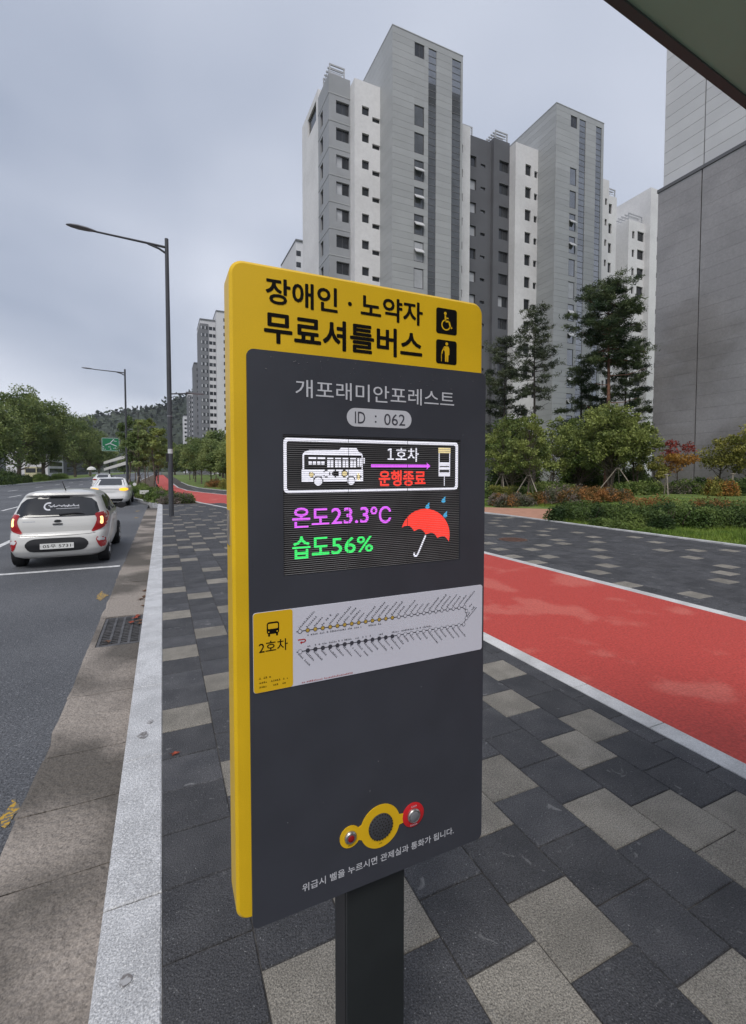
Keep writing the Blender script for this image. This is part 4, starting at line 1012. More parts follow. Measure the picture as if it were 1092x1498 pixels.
# ================================================================== CARS
def car(name, label, loc, levels, nexp, axles, wheel_r, paint, rz=0.0, height_cap=None):
    t = thing(name, label, 'car', loc, rz, 'cars on the road')
    Z = np.array([l[0] for l in levels]); YR = np.array([l[1] for l in levels]); YF = np.array([l[2] for l in levels]); WW = np.array([l[3] for l in levels])
    def par(z): return np.interp(z, Z, YR), np.interp(z, Z, YF), np.interp(z, Z, WW)
    def rear(x, z):
        a, b, w = par(z); q = min(0.995, abs(x) / w); return (a + b) / 2 - (b - a) / 2 * (1 - q ** nexp) ** (1 / nexp)
    def side(y, z):
        a, b, w = par(z); q = min(0.999, abs((y - (a + b) / 2) / ((b - a) / 2))); return w * (1 - q ** nexp) ** (1 / nexp) * (1 - 0.11 * max(0.0, (y - 0.9) / (YF.max() - 0.9)) ** 1.6)
    zs = np.unique(np.concatenate([Z] + [np.linspace(a, b, 4) for a, b in zip(Z[:-1], Z[1:])]))
    N = 160; vs = []; fs = []
    tap = lambda y: 1 - 0.11 * max(0.0, (y - 0.9) / (YF.max() - 0.9)) ** 1.6
    th = np.linspace(0, 2 * math.pi, N, endpoint=False)
    for z in zs:
        a, b, w = par(z)
        for q in th:
            c, s = math.cos(q), math.sin(q); e = 2 / nexp
            yy = (a + b) / 2 + (b - a) / 2 * math.copysign(abs(s) ** e, s); vs.append((w * math.copysign(abs(c) ** e, c) * tap(yy), yy, z))
    for i in range(len(zs) - 1):
        for k in range(N): fs.append((i * N + k, i * N + (k + 1) % N, (i + 1) * N + (k + 1) % N, (i + 1) * N + k))
    fs += [tuple(range(N))[::-1], tuple((len(zs) - 1) * N + k for k in range(N))]
    mb = MB().add(vs, fs)
    bo = mb.build('body', paint, t)
    wmax = WW.max()
    cuts = MB()
    for y in axles:
        for s in (-1, 1):
            cuts.lathe((s * (wmax - 0.08), y, wheel_r), [(wheel_r * 1.17, -0.16), (wheel_r * 1.17, 0.16)], 28, axis='x')
    co = cuts.build('cutter', paint)
    md = bo.modifiers.new('arches', 'BOOLEAN'); md.object = co; md.operation = 'DIFFERENCE'; md.solver = 'EXACT'
    bpy.context.view_layer.update(); dg = bpy.context.evaluated_depsgraph_get()
    me = bpy.data.meshes.new_from_object(bo.evaluated_get(dg)); me.name = 'body'
    bo.modifiers.clear(); bo.data = me; bpy.data.objects.remove(co)
    me.polygons.foreach_set('use_smooth', [True] * len(me.polygons)); me.set_sharp_from_angle(angle=R(38))
    if not me.materials: me.materials.append(paint)
    for y in axles:
        for s in (-1, 1):
            ty = MB(); x = s * (wmax - 0.115); hw = 0.095
            ty.lathe((x, y, wheel_r), [(wheel_r * .66, -hw), (wheel_r * .93, -hw), (wheel_r, -hw * .75), (wheel_r, hw * .75), (wheel_r * .93, hw), (wheel_r * .66, hw)], 28, axis='x')
            to = ty.build('wheel', M['tyre'], t, smooth=True)
            rm = MB(); rm.lathe((x, y, wheel_r), [(wheel_r * .66, s * (hw - .03)), (wheel_r * .62, s * (hw - .012)), (wheel_r * .15, s * (hw - .02)), (wheel_r * .1, s * (hw - .01))], 20, axis='x')
            for k in range(5):
                q = 2 * math.pi * k / 5
                rm.tube([(x + s * (hw - .008), y + .04 * math.cos(q), wheel_r + .04 * math.sin(q)), (x + s * (hw - .008), y + wheel_r * .62 * math.cos(q), wheel_r + wheel_r * .62 * math.sin(q))], .025, 5)
            rm.build('rim', M['rim'], to)
    def patch(poly, fn, offs, name, m, parent, axis, sgn=1, rings=12, fillet=0):
        if fillet:                                    # round the corners of the outline
            for _ in range(fillet):
                q = []
                for a, b in zip(poly, poly[1:] + poly[:1]):
                    q += [(a[0] * .78 + b[0] * .22, a[1] * .78 + b[1] * .22), (a[0] * .22 + b[0] * .78, a[1] * .22 + b[1] * .78)]
                poly = q
        pts = []
        for a, b in zip(poly, poly[1:] + poly[:1]):
            k = max(1, int(math.hypot(b[0] - a[0], b[1] - a[1]) / 0.05))
            pts += [(a[0] + (b[0] - a[0]) * i / k, a[1] + (b[1] - a[1]) * i / k) for i in range(k)]
        c = (sum(p[0] for p in pts) / len(pts), sum(p[1] for p in pts) / len(pts))
        n = len(pts); V = []; Fc = []
        def put(u, v, o):
            if axis == 'rear': return (u, fn(u, v) - o, v)
            return (sgn * (fn(u, v) + o), u, v)
        for r_ in range(rings):
            s = 1 - r_ / rings
            for p in pts: V.append(put(c[0] + (p[0] - c[0]) * s, c[1] + (p[1] - c[1]) * s, offs))
        V.append(put(c[0], c[1], offs))
        for p in pts: V.append(put(p[0], p[1], -0.02))
        for r_ in range(rings - 1):
            for k in range(n): Fc.append((r_ * n + k, r_ * n + (k + 1) % n, (r_ + 1) * n + (k + 1) % n, (r_ + 1) * n + k))
        for k in range(n):
            Fc.append(((rings - 1) * n + k, (rings - 1) * n + (k + 1) % n, rings * n)); Fc.append((k, (k + 1) % n, rings * n + 1 + (k + 1) % n, rings * n + 1 + k))
        return MB().add(V, Fc).build(name, m, parent, smooth=True)
    return t, bo, rear, side, patch, par

# --- small hatchback parked in the bay
LV = [(0.19, 0.16, 3.44, 0.66), (0.24, 0.07, 3.52, 0.745), (0.34, 0.012, 3.56, 0.785), (0.46, 0.0, 3.58, 0.795), (0.58, 0.022, 3.57, 0.797), (0.64, 0.055, 3.56, 0.797), (0.67, 0.085, 3.54, 0.797), (0.80, 0.090, 3.47, 0.794), (0.90, 0.115, 3.30, 0.782), (0.965, 0.145, 2.95, 0.762), (1.04, 0.20, 2.72, 0.728), (1.20, 0.32, 2.36, 0.665), (1.29, 0.39, 2.16, 0.615), (1.335, 0.35, 2.02, 0.575), (1.375, 0.37, 1.85, 0.52), (1.405, 0.50, 1.65, 0.41), (1.42, 0.78, 1.45, 0.28), (1.426, 1.0, 1.25, 0.10)]
T1, B1, rear, side, patch, par = car('hatchback_car', 'pearl white hatchback parked in the bay, its tail lights lit', (-1.775, 10.02, -0.15), LV, 8.0, (0.62, 2.98), 0.285, M['car_paint'])
patch([(-0.675, 0.955), (-0.3, 0.945), (0.3, 0.945), (0.675, 0.955), (0.575, 1.255), (0.3, 1.30), (-0.3, 1.30), (-0.575, 1.255)], rear, 0.011, 'rear_window', M['car_glass'], T1, 'rear', fillet=1)
rwn = [o for o in T1.children if o.name.startswith('rear_window')][0]
def decal(pts_list, w, name, m, parent, fn, o=0.0145):
    mb = MB()
    for pts in pts_list:
        for (ax, az), (bx, bz) in zip(pts[:-1], pts[1:]):
            dx, dz = bx - ax, bz - az; l = math.hypot(dx, dz) or 1; nx, nz = -dz / l * w / 2, dx / l * w / 2
            q = [(ax + nx, az + nz), (bx + nx, bz + nz), (bx - nx, bz - nz), (ax - nx, az - nz)]
            mb.add([(x, fn(x, z) - o, z) for x, z in q], [(0, 1, 2, 3)])
    return mb.build(name, m, parent)
sw = [(-0.155 + 0.072 * math.cos(a), 1.130 + 0.062 * math.sin(a)) for a in np.linspace(R(70), R(290), 14)]
decal([sw], 0.026, 'window_decal', M['grey_print'], rwn, rear)
rg = np.random.default_rng(4)
scr = [[(-0.165 + 0.011 * k, 1.128 + 0.016 * rg.uniform(-1, 1) + (0.028 if k % 7 == 1 else 0)) for k in range(0, 46) ][i:i + 5] for i in range(0, 44, 4)]
decal(scr, 0.009, 'window_decal', M['grey_print'], rwn, rear); decal([[(-0.04, 1.085), (0.33, 1.090)]], 0.006, 'window_decal', M['grey_print'], rwn, rear)
MB().tube([(0.02, rear(0.02, 0.985) - 0.03, 0.985), (0.30, rear(0.3, 1.005) - 0.035, 1.005), (0.42, rear(0.42, 0.99) - 0.03, 0.985)], [0.018, 0.014, 0.006], 6).build('rear_wiper', M['black_plastic'], T1)
MB().box(-0.155, 0.155, rear(0, 1.32) - 0.012, rear(0, 1.32) + 0.02, 1.300, 1.318).build('high_brake_light', M['black_plastic'], T1)
tl = [(0.575, 0.985), (0.70, 1.01), (0.772, 0.99), (0.778, 0.78), (0.72, 0.70), (0.515, 0.635), (0.595, 0.775), (0.625, 0.89)]
for s in (1, -1):
    o = patch([(s * x, z) for x, z in tl][::s], rear, 0.012, 'tail_light', M['tail_red'], T1, 'rear', fillet=1)
    q = [(0.665, 0.925), (0.715, 0.925), (0.722, 0.79), (0.695, 0.775), (0.668, 0.80), (0.680, 0.87)]
    patch([(s * x, z) for x, z in q][::s], rear, 0.016, 'lit_lamp', M['tail_on'], o, 'rear', fillet=1)
    rl = [(0.59, 0.555), (0.75, 0.535), (0.768, 0.42), (0.745, 0.345), (0.665, 0.345)]
    o = patch([(s * x, z) for x, z in rl][::s], rear, 0.006, 'bumper_lamp', M['tail_red'], T1, 'rear', fillet=1)
    q = [(0.615, 0.535), (0.735, 0.520), (0.745, 0.465), (0.640, 0.470)]
    patch([(s * x, z) for x, z in q][::s], rear, 0.009, 'clear_lens', M['window_white'], o, 'rear', fillet=1)
ins = patch([(-0.50, 0.45), (-0.44, 0.535), (-0.33, 0.565), (0.33, 0.565), (0.44, 0.535), (0.50, 0.45), (0.44, 0.345), (0.34, 0.315), (-0.34, 0.315), (-0.44, 0.345)], rear, 0.006, 'bumper_insert', M['black_plastic'], T1, 'rear', fillet=1)
pl = MB().box(-0.26, 0.26, -0.020, -0.010, 0.372, 0.472).build('number_plate', M['plate'], T1)
fl = Flat(-0.0206); put_text(fl, '05우 5731', -0.215, 0.390, 0.215, 0.456, 0.012); fl.build('plate_lettering', M['black_print'], pl)
fl = Flat(-0.0206); fl.rect(-0.250, 0.415, -0.238, 0.428); fl.rect(0.238, 0.415, 0.250, 0.428); fl.build('plate_bolt', M['steel'], pl)
em = MB().lathe((0, rear(0, .86) - 0.004, 0.865), [(0.062, 0.01), (0.060, -0.006), (0.050, -0.006)], 24, axis='y'); em.v = [(x, y, 0.865 + (z - 0.865) * 0.5) for x, y, z in em.v]
eo = em.build('emblem', M['chrome'], T1, smooth=True)
em = MB().lathe((0, rear(0, .86) - 0.011, 0.865), [(0.052, 0.002), (0.052, -0.001)], 24, axis='y'); em.v = [(x, y, 0.865 + (z - 0.865) * 0.45) for x, y, z in em.v]; em.build('emblem_field', M['black_plastic'], eo)
MB().box(-0.075, 0.075, rear(0, .80) - 0.016, rear(0, .8) + 0.01, 0.803, 0.825).build('boot_handle', M['black_plastic'], T1)
decal([[(-0.53 + 0.021 * k, 0.868), (-0.516 + 0.021 * k, 0.868)] for k in range(9)], 0.013, 'badge', M['chrome'], T1, rear, 0.004)
decal([[(-0.60, 0.63), (-0.50, 0.617), (-0.2, 0.603), (0.2, 0.603), (0.50, 0.617), (0.60, 0.63)]], 0.008, 'tailgate_gap', M['black_plastic'], T1, rear, 0.003)
MB().tube([(0.06, 0.62, 1.40), (0.035, 0.42, 1.585)], [0.011, 0.006], 6).build('aerial', M['black_plastic'], T1)
for s in (1, -1):
    patch([(0.62, 0.985), (1.36, 0.965), (1.36, 1.30), (0.82, 1.28)], side, 0.004, 'side_window', M['car_glass'], T1, 'side', s, fillet=1)
    patch([(1.42, 0.965), (2.52, 0.975), (2.10, 1.265), (1.42, 1.305)], side, 0.004, 'side_window', M['car_glass'], T1, 'side', s, fillet=1)
    mr = MB(); mr.lathe((s * 0.885, 2.20, 1.0), [(0.05, 0.10), (0.095, 0.05), (0.10, -0.02), (0.088, -0.03)], 14, axis='y'); mr.v = [(x, y, 1.0 + (z - 1.0) * 0.72) for x, y, z in mr.v]
    mr.tube([(s * 0.74, 2.34, 0.965), (s * 0.86, 2.33, 0.985)], 0.022, 6)
    mr.build('wing_mirror', M['black_plastic'], T1, smooth=True)
    for y in (1.39, 2.5): 
        g_ = MB()
        for za, zb in zip(np.linspace(.35, .95, 8)[:-1], np.linspace(.35, .95, 8)[1:]):
            g_.add([(s * (side(y, za) + .002), y - .004, za), (s * (side(y, za) + .002), y + .004, za), (s * (side(y, zb) + .002), y + .004, zb), (s * (side(y, zb) + .002), y - .004, zb)], [(0, 1, 2, 3)])
        g_.build('door_gap', M['black_plastic'], T1)
    MB().box(s * .80 - .012, s * .80 + .012, 1.48, 1.66, 0.85, 0.875).build('door_handle', M['car_paint'], T1)

# --- white saloon with amber lights, and another one farther ahead
LS = [(0.20, 0.14, 4.5, 0.72), (0.25, 0.06, 4.65, 0.82), (0.36, 0.01, 4.72, 0.875), (0.50, 0.0, 4.75, 0.89), (0.62, 0.03, 4.75, 0.895), (0.72, 0.05, 4.70, 0.895), (0.86, 0.05, 4.50, 0.885), (0.95, 0.06, 4.0, 0.865), (1.0, 0.12, 3.55, 0.84), (1.03, 0.62, 3.45, 0.79), (1.15, 0.92, 3.15, 0.735), (1.30, 1.28, 2.80, 0.665), (1.38, 1.50, 2.6, 0.61), (1.42, 1.75, 2.4, 0.5), (1.435, 2.0, 2.25, 0.2)]
def saloon(label, loc, lit):
    T, B, rear, side, patch, par = car('saloon_car', label, loc, LS, 8.0, (1.05, 3.80), 0.315, M['car_white'])
    mb = MB(); V = []
    for z in np.linspace(1.05, 1.375, 6):
        w = np.interp(z, [1.05, 1.375], [0.66, 0.53])
        for x in np.linspace(-w, w, 9): V.append((x, rear(x, z) - 0.006, z))
    mb.add(V, [(j * 9 + i, j * 9 + i + 1, (j + 1) * 9 + i + 1, (j + 1) * 9 + i) for j in range(5) for i in range(8)]).build('rear_window', M['car_glass'], T, smooth=True)
    for s in (1, -1):
        o = patch([(s * x, z) for x, z in [(0.44, 0.91), (0.80, 0.95), (0.84, 0.82), (0.72, 0.77), (0.44, 0.80)]][::s], rear, 0.008, 'tail_light', M['amber_on'] if lit else M['tail_red'], T, 'rear', fillet=1)
        patch([(1.05, 1.04), (1.75, 1.02), (1.75, 1.33), (1.45, 1.32)], side, 0.004, 'side_window', M['car_glass'], T, 'side', s, fillet=1)
        patch([(1.82, 1.02), (3.05, 1.02), (2.55, 1.33), (1.82, 1.345)], side, 0.004, 'side_window', M['car_glass'], T, 'side', s, fillet=1)
        MB().lathe((s * 0.98, 2.95, 1.02), [(0.05, 0.08), (0.09, 0.04), (0.09, -0.02)], 12, axis='y').build('wing_mirror', M['car_white'], T, smooth=True)
    MB().box(-0.26, 0.26, 0.038, 0.05, 0.70, 0.80).build('number_plate', M['plate'], T)
    patch([(-0.62, 0.40), (0.62, 0.40), (0.55, 0.26), (-0.55, 0.26)], rear, 0.006, 'bumper_insert', M['black_plastic'], T, 'rear')
    MB().box(-0.45, 0.45, rear(0, .86) - .008, rear(0, .86) + .02, 0.855, 0.868).build('boot_trim', M['chrome'], T)
    return T
saloon('white saloon car with amber lights glowing, ahead of the hatchback', (-2.42, 26.0, -0.15), True)
saloon('distant white saloon car in the next lane, ahead of the amber-lit one', (-5.75, 55.0, -0.15), False)

# ================================================================== BUILDINGS
WMESH = {}
def window_mesh(w, h, split, sash, strip=False):
    key = (round(w, 2), round(h, 2), split, sash, strip)
    if key not in WMESH:
        f = MB(); b = min(0.06, w * .15)
        f.box(-w / 2, w / 2, 0, 0.06, 0, b); f.box(-w / 2, w / 2, 0, 0.06, h - b, h); f.box(-w / 2, -w / 2 + b, 0, 0.06, b, h - b); f.box(w / 2 - b, w / 2, 0, 0.06, b, h - b)
        if split: f.box(-0.03, 0.03, 0.005, 0.055, b, h - b)
        if sash:                                       # a sash tilted open at the top
            f.add([(-w / 2 + .05, -0.45, h * .42), (w / 2 - .05, -0.45, h * .42), (w / 2 - .05, -0.01, h * .66), (-w / 2 + .05, -0.01, h * .66), (-w / 2 + .05, -0.42, h * .38), (w / 2 - .05, -0.42, h * .38), (w / 2 - .05, 0.02, h * .62), (-w / 2 + .05, 0.02, h * .62)],
                  [(0, 1, 2, 3), (4, 7, 6, 5), (0, 4, 5, 1), (1, 5, 6, 2), (2, 6, 7, 3), (3, 7, 4, 0)], 1)
        p = MB().box(-w / 2 + b * .5, w / 2 - b * .5, 0.03, 0.045, b * .5, h - b * .5)
        pp = MB().box(-w / 2 + b * .5, (0 if split else w / 2 - b * .5), 0.022, 0.029, b * .5, h - b * .5)
        WMESH[key] = (f.mesh('window', [M['window_frame'], M['window_white']]), p.mesh('pane', M['glass_strip' if strip else 'glass']), pp.mesh('pane', M['glass_pale']))
    return WMESH[key]
def put_window(parent, x, y, z, w, h, rz=0.0, split=False, sash=False, pale=False, strip=False):
    f, p, pp = window_mesh(w, h, split, sash, strip)
    o = link('window', f, parent, (x, y, z)); o.rotation_euler = (0, 0, rz)
    link('pane', p, o)
    if pale: link('pane', pp, o)
    return o
def wall_face(mb, o, u, W, H, holes, depth, inward, mi=0):
    """wall quad starting at o, along unit vector u, W wide, H high, with rectangular openings and their reveals"""
    us = sorted({0, W} | {h[0] for h in holes} | {h[1] for h in holes}); zs = sorted({0, H} | {h[2] for h in holes} | {h[3] for h in holes})
    P = lambda a, z, d=0: (o[0] + u[0] * a + inward[0] * d, o[1] + u[1] * a + inward[1] * d, o[2] + z)
    for a, b in zip(us[:-1], us[1:]):
        run = None
        for c, d in zip(zs[:-1], zs[1:]):
            hole = any(h[0] <= (a + b) / 2 <= h[1] and h[2] <= (c + d) / 2 <= h[3] for h in holes)
            if hole:
                if run is not None: mb.quad(P(a, run), P(b, run), P(b, c), P(a, c), mi); run = None
            elif run is None: run = c
        if run is not None: mb.quad(P(a, run), P(b, run), P(b, H), P(a, H), mi)
    for a, b, c, d in holes:
        mb.quad(P(a, c), P(b, c), P(b, c, depth), P(a, c, depth), mi); mb.quad(P(a, d), P(b, d), P(b, d, depth), P(a, d, depth), mi)
        mb.quad(P(a, c), P(a, d), P(a, d, depth), P(a, c, depth), mi); mb.quad(P(b, c), P(b, d), P(b, d, depth), P(b, c, depth), mi)
        mb.quad(P(a, c, depth), P(b, c, depth), P(b, d, depth), P(a, d, depth), mi)

FL = 2.765
def wing(t, name, m, x0, x1, y0, y1, top, front, sides, z_first, n, base=-0.3, split=False, pale=0.0, rg=None, band=None):
    """one plain-walled volume; front/sides = window columns (a0, a1, dz0, dz1) measured from the corner and from each floor line"""
    mb = MB(); H = top - base
    fh = [(a, b, z_first - FL * k + c - base, z_first - FL * k + d - base) for (a, b, c, d) in front for k in range(n)]
    sh_ = [(a, b, z_first - FL * k + c - base, z_first - FL * k + d - base) for (a, b, c, d) in sides for k in range(n)]
    wall_face(mb, (x0, y0, base), (1, 0), x1 - x0, H, fh, 0.28, (0, 1)); wall_face(mb, (x0, y0, base), (0, 1), y1 - y0, H, sh_, 0.28, (1, 0))
    mb.quad((x1, y0, base), (x1, y1, base), (x1, y1, top), (x1, y0, top)); mb.quad((x0, y1, base), (x1, y1, base), (x1, y1, top), (x0, y1, top)); mb.quad((x0, y0, top), (x1, y0, top), (x1, y1, top), (x0, y1, top))
    o = mb.build(name, m, t)
    for a, b, c, d in fh: put_window(t, x0 + (a + b) / 2, y0 + 0.19, base + c + .001, b - a - .004, d - c - .004, 0, split and (b - a) > 1.0, False, rg is not None and rg.uniform() < pale)
    for a, b, c, d in sh_: put_window(t, x0 + 0.19, y0 + (a + b) / 2, base + c + .001, b - a - .004, d - c - .004, -math.pi / 2)
    if band:
        bm = MB().box(x0 - .03, x1 + .03, y0 - .03, y1, -0.06, 0.06).mesh('floor_band', band)
        for k in range(n + 1): link('floor_band', bm, t, (0, 0, z_first - FL * k + 1.72))
    return o
def pergola(t, x0, x1, y0, y1, z):
    m = MB()
    for x in (x0, x1):
        for y in (y0, y1): m.box(x - .06, x + .06, y - .06, y + .06, z - .05, z + 1.0)
    for k in range(5): m.box(x0 - .08, x1 + .08, y0 + (y1 - y0) * k / 4 - .06, y0 + (y1 - y0) * k / 4 + .06, z + 1.0, z + 1.14)
    for zz in (0.35, 0.7): m.box(x0 - .03, x1 + .03, y0 - .045, y0 - .005, z + zz, z + zz + .06); m.box(x0 - .045, x0 - .005, y0, y1, z + zz, z + zz + .06)
    return m.build('roof_railing', M['rail'], t)
def stair_tower(t, x0, x1, y0, y1, top, wc, s1, s2, z_first, n, rg):
    """panel-clad core; wc window column, s1/s2 glazed strips as (x from left)"""
    core = MB().box(x0 + .05, x1 - .05, y0 + .12, y1, -0.3, top - .05).build('core', M['panel_joint'], t)
    h = FL / 4
    n_all = int(top / h) + 1
    segs = [(0.0, wc[0]), (wc[1], s1[0]), (s1[1], s2[0])]
    MB().box(x0 + s2[1], x1, y0, y0 + .119, -.2, top - .05).build('corner_trim', M['panel_grey'], core)
    ms = [MB().box(x0 + a, x0 + b, y0, y0 + .119, 0, h - .018).mesh('panel', M['panel_grey']) for a, b in segs]
    mside = MB().box(x0, x0 + .049, y0 + .121, y1, 0, h - .018).mesh('panel', M['panel_grey'])
    mw = MB().box(x0 + wc[0] + .001, x0 + wc[1] - .001, y0, y0 + .119, 0, h - .018).mesh('panel', M['panel_grey'])
    mst = [MB().box(x0 + s[0] + .001, x0 + s[1] - .001, y0, y0 + .119, 0, h - .018).mesh('panel', M['panel_grey']) for s in (s1, s2)]
    for k in range(n_all):
        z = top - h * (k + 1)
        for m in ms: link('panel', m, core, (0, 0, z))
        link('panel', mside, core, (0, 0, z))
        if k < 1:
            for m in mst: link('panel', m, core, (0, 0, z))
        if k < 10 and k not in (1, 2): link('panel', mw, core, (0, 0, z))
        elif k >= 10 and (k - 10) % 4 == 3: link('panel', mw, core, (0, 0, z))
    cap = MB().box(x0 - .03, x1 + .03, y0 - .03, y1 + .02, top - .03, top + .06).build('roof_cap', M['panel_grey'], t)
    # windows in the column: two courses high
    k = 10
    while top - h * (k + 3) > 1:
        put_window(t, x0 + (wc[0] + wc[1]) / 2, y0 + .05, top - h * (k + 3) + .01, wc[1] - wc[0] - .02, 3 * h - .03, 0, False, rg.uniform() < .6 and k > 12, rg.uniform() < .25, True); k += 4
    put_window(t, x0 + (wc[0] + wc[1]) / 2, y0 + .05, top - 3 * h + .01, wc[1] - wc[0] - .02, 2 * h - .03, 0, True)
    for s in (s1, s2):
        g = MB().box(x0 + s[0] + .01, x0 + s[1] - .01, y0 + .07, y0 + .10, 0.5, top - h - .02).build('glazed_strip', M['glass_strip'], t)
        mu = MB()
        for k in range(1, n_all): mu.box(x0 + s[0] + .01, x0 + s[1] - .01, y0 + .045, y0 + .069, top - h - .05 - h * k, top - h + .0 - h * k)
        tag(mu.build('transom', M['panel_joint'], g), kind='stuff')
rgb = np.random.default_rng(77)
NF = 13
A_ = thing('apartment_building', 'white and grey apartment block with the tallest stair tower, directly above the sign', 'building', (24, 50, 0), 0, 'apartment blocks')
def adopt(t):                                          # parts are modelled in world coordinates
    for c in t.children: c.location = (c.location[0] - t.location[0], c.location[1] - t.location[1], c.location[2] - t.location[2])
wing(A_, 'grey_wing', M['wall_grey'], 16.41, 18.82, 47.1, 50.7, 43.0, [(0.80, 2.28, -0.15, 1.15)], [(2.0, 2.95, -0.3, 1.3)], 39.35, NF, split=True, pale=.35, rg=rgb, band=M['panel_grey'])
wing(A_, 'white_wing', M['wall_white'], 16.40, 30.2, 50.72, 57.1, 44.0, [], [(0.7, 3.9, 1.6, 3.7)], 39.5, 1)
wing(A_, 'white_bay', M['wall_white'], 18.82, 21.76, 45.9, 50.7, 42.4, [(0.84, 1.66, -0.15, 0.75), (2.03, 2.92, -0.55, -0.05)], [], 39.15, NF)
stair_tower(A_, 21.76, 30.3, 43.0, 50.6, 46.4, (2.55, 3.72), (4.22, 5.20), (7.16, 8.30), 39.7, NF, rgb)
wing(A_, 'white_bay', M['wall_white'], 30.3, 33.48, 45.9, 50.7, 41.8, [(1.75, 2.15, -0.3, 0.6)], [], 38.9, NF)
wing(A_, 'dark_wing', M['wall_dark'], 33.48, 37.8, 47.5, 57.0, 42.3, [(1.15, 2.08, -0.3, 0.95), (2.75, 3.45, 0.0, 0.35)], [], 39.0, NF, split=True, pale=.5, rg=rgb)
pergola(A_, 16.6, 18.2, 47.3, 49.3, 43.0); pergola(A_, 33.7, 35.0, 47.7, 49.5, 42.3)
adopt(A_)
B_ = thing('apartment_building', 'apartment block with the second stair tower, rising behind the pine trees', 'building', (46, 50, 0), 0, 'apartment blocks')
wing(B_, 'dark_wing', M['wall_dark'], 37.8, 40.28, 47.0, 57.0, 42.6, [(0.88, 2.38, -0.15, 1.15)], [], 39.0, NF, split=True, pale=.45, rg=rgb)
wing(B_, 'white_bay', M['wall_white'], 40.28, 43.9, 45.9, 56.9, 42.1, [(1.57, 2.52, -0.5, 0.85), (3.03, 3.58, -0.45, 0.35)], [], 39.05, NF)
stair_tower(B_, 43.9, 52.05, 43.0, 56.8, 45.9, (2.38, 3.45), (3.85, 4.95), (6.75, 7.75), 39.2, NF, rgb)
wing(B_, 'white_bay', M['wall_white'], 52.05, 56.8, 45.9, 56.7, 41.6, [(4.0, 4.4, -0.4, 0.5)], [], 38.6, NF)
wing(B_, 'grey_wing', M['wall_white'], 56.8, 60.4, 47.5, 56.6, 41.0, [(1.95, 2.62, -0.4, 1.0)], [], 38.85, NF)
pergola(B_, 38.2, 40.0, 47.2, 48.9, 42.6); pergola(B_, 57.2, 60.2, 47.7, 49.5, 41.0)
adopt(B_)
C_ = thing('apartment_building', 'pale apartment block squeezed between the second tower and the big grey wall', 'building', (68, 53, 0), 0, 'apartment blocks')
wing(C_, 'grey_wing', M['wall_white'], 64.9, 68.5, 48.9, 58, 39.7, [(0.8, 1.35, -0.4, 0.7), (2.0, 3.5, -0.5, 0.95)], [(2.2, 3.0, -.4, .7)], 37.4, 12)
wing(C_, 'white_bay', M['wall_white'], 68.5, 76, 48.0, 58.2, 44.8, [(1.6, 2.4, -0.4, 0.4)], [], 37.4, 12)
pergola(C_, 65.2, 68.2, 49.2, 51.5, 39.7)
adopt(C_)

# --- big blank gable at the right edge: polished stone below, pale panels above
XR = 32.8
cor = onx(955, 640, XR)[1]
z_band = onx(963, 283, XR)[2]
jt = onx(1028, 248, XR)[1]
D_ = thing('apartment_building', 'huge blank gable wall with dark polished stone below pale panels at the right edge', 'building', (XR + 5, cor - 8, 0), 0, 'apartment blocks')
cor2 = onx(973.5, 180, XR + 0.15)[1]
core = MB().box(XR + 0.2, XR + 12, cor - 17.6, cor2 - 0.10, -0.3, 62).build('core', M['panel_joint'], D_)
MB().box(XR + 0.12, XR + 12, cor - 17.6, cor - 0.10, -0.2, z_band).build('stone_backing', M['panel_joint'], D_)
y_a = cor - 17.6
hs = 0.80
for (ya, yb) in ((jt + 0.035, cor), (y_a, jt - 0.035)):
    nz = int(z_band / hs); m1 = MB().box(XR, XR + 0.119, ya, yb, 0, z_band / nz - 0.008).mesh('stone_slab', M['stone'])
    for k in range(nz): link('stone_slab', m1, core, (0, 0, 0.0 + k * z_band / nz))
    hp = 0.80; yb2 = cor2 if yb == cor else yb
    m2 = MB().box(XR + 0.15, XR + 0.199, ya, yb2, 0, hp - 0.022).mesh('wall_panel', M['panel_white'])
    for k in range(46): link('wall_panel', m2, core, (0, 0, z_band + 0.25 + k * hp))
MB().box(XR - 0.06, XR + 12, y_a, cor + 0.06, z_band + 0.002, z_band + 0.22).build('coping', M['wall_dark'], D_)
me_ = MB().box(XR + 0.001, XR + 12, cor - 0.098, cor - 0.001, 0, z_band / nz - 0.012).mesh('stone_slab', M['stone'])
for k in range(nz): link('stone_slab', me_, core, (0, 0.0, k * z_band / nz))
m3 = MB().box(XR + 0.2, XR + 12, cor2 - 0.099, cor2, 0, hp - 0.022).mesh('wall_panel', M['panel_white'])
for k in range(46): link('wall_panel', m3, core, (0, 0, z_band + 0.25 + k * hp))
adopt(D_)

E_ = thing('apartment_building', 'unseen grey and white apartment block added behind the viewer for the tower glass to reflect', 'building', (38, -58, 0), 0, 'apartment blocks')  # out-of-view block, added so the tower glass has a building to mirror
wing(E_, 'grey_wing', M['wall_grey'], 14, 34, -64, -52, 33, [], [(3, 4.5, -.3, 1.0)], 30, 10); wing(E_, 'white_bay', M['wall_white'], 34.01, 62, -63, -53, 38, [], [], 30, 10)
adopt(E_)
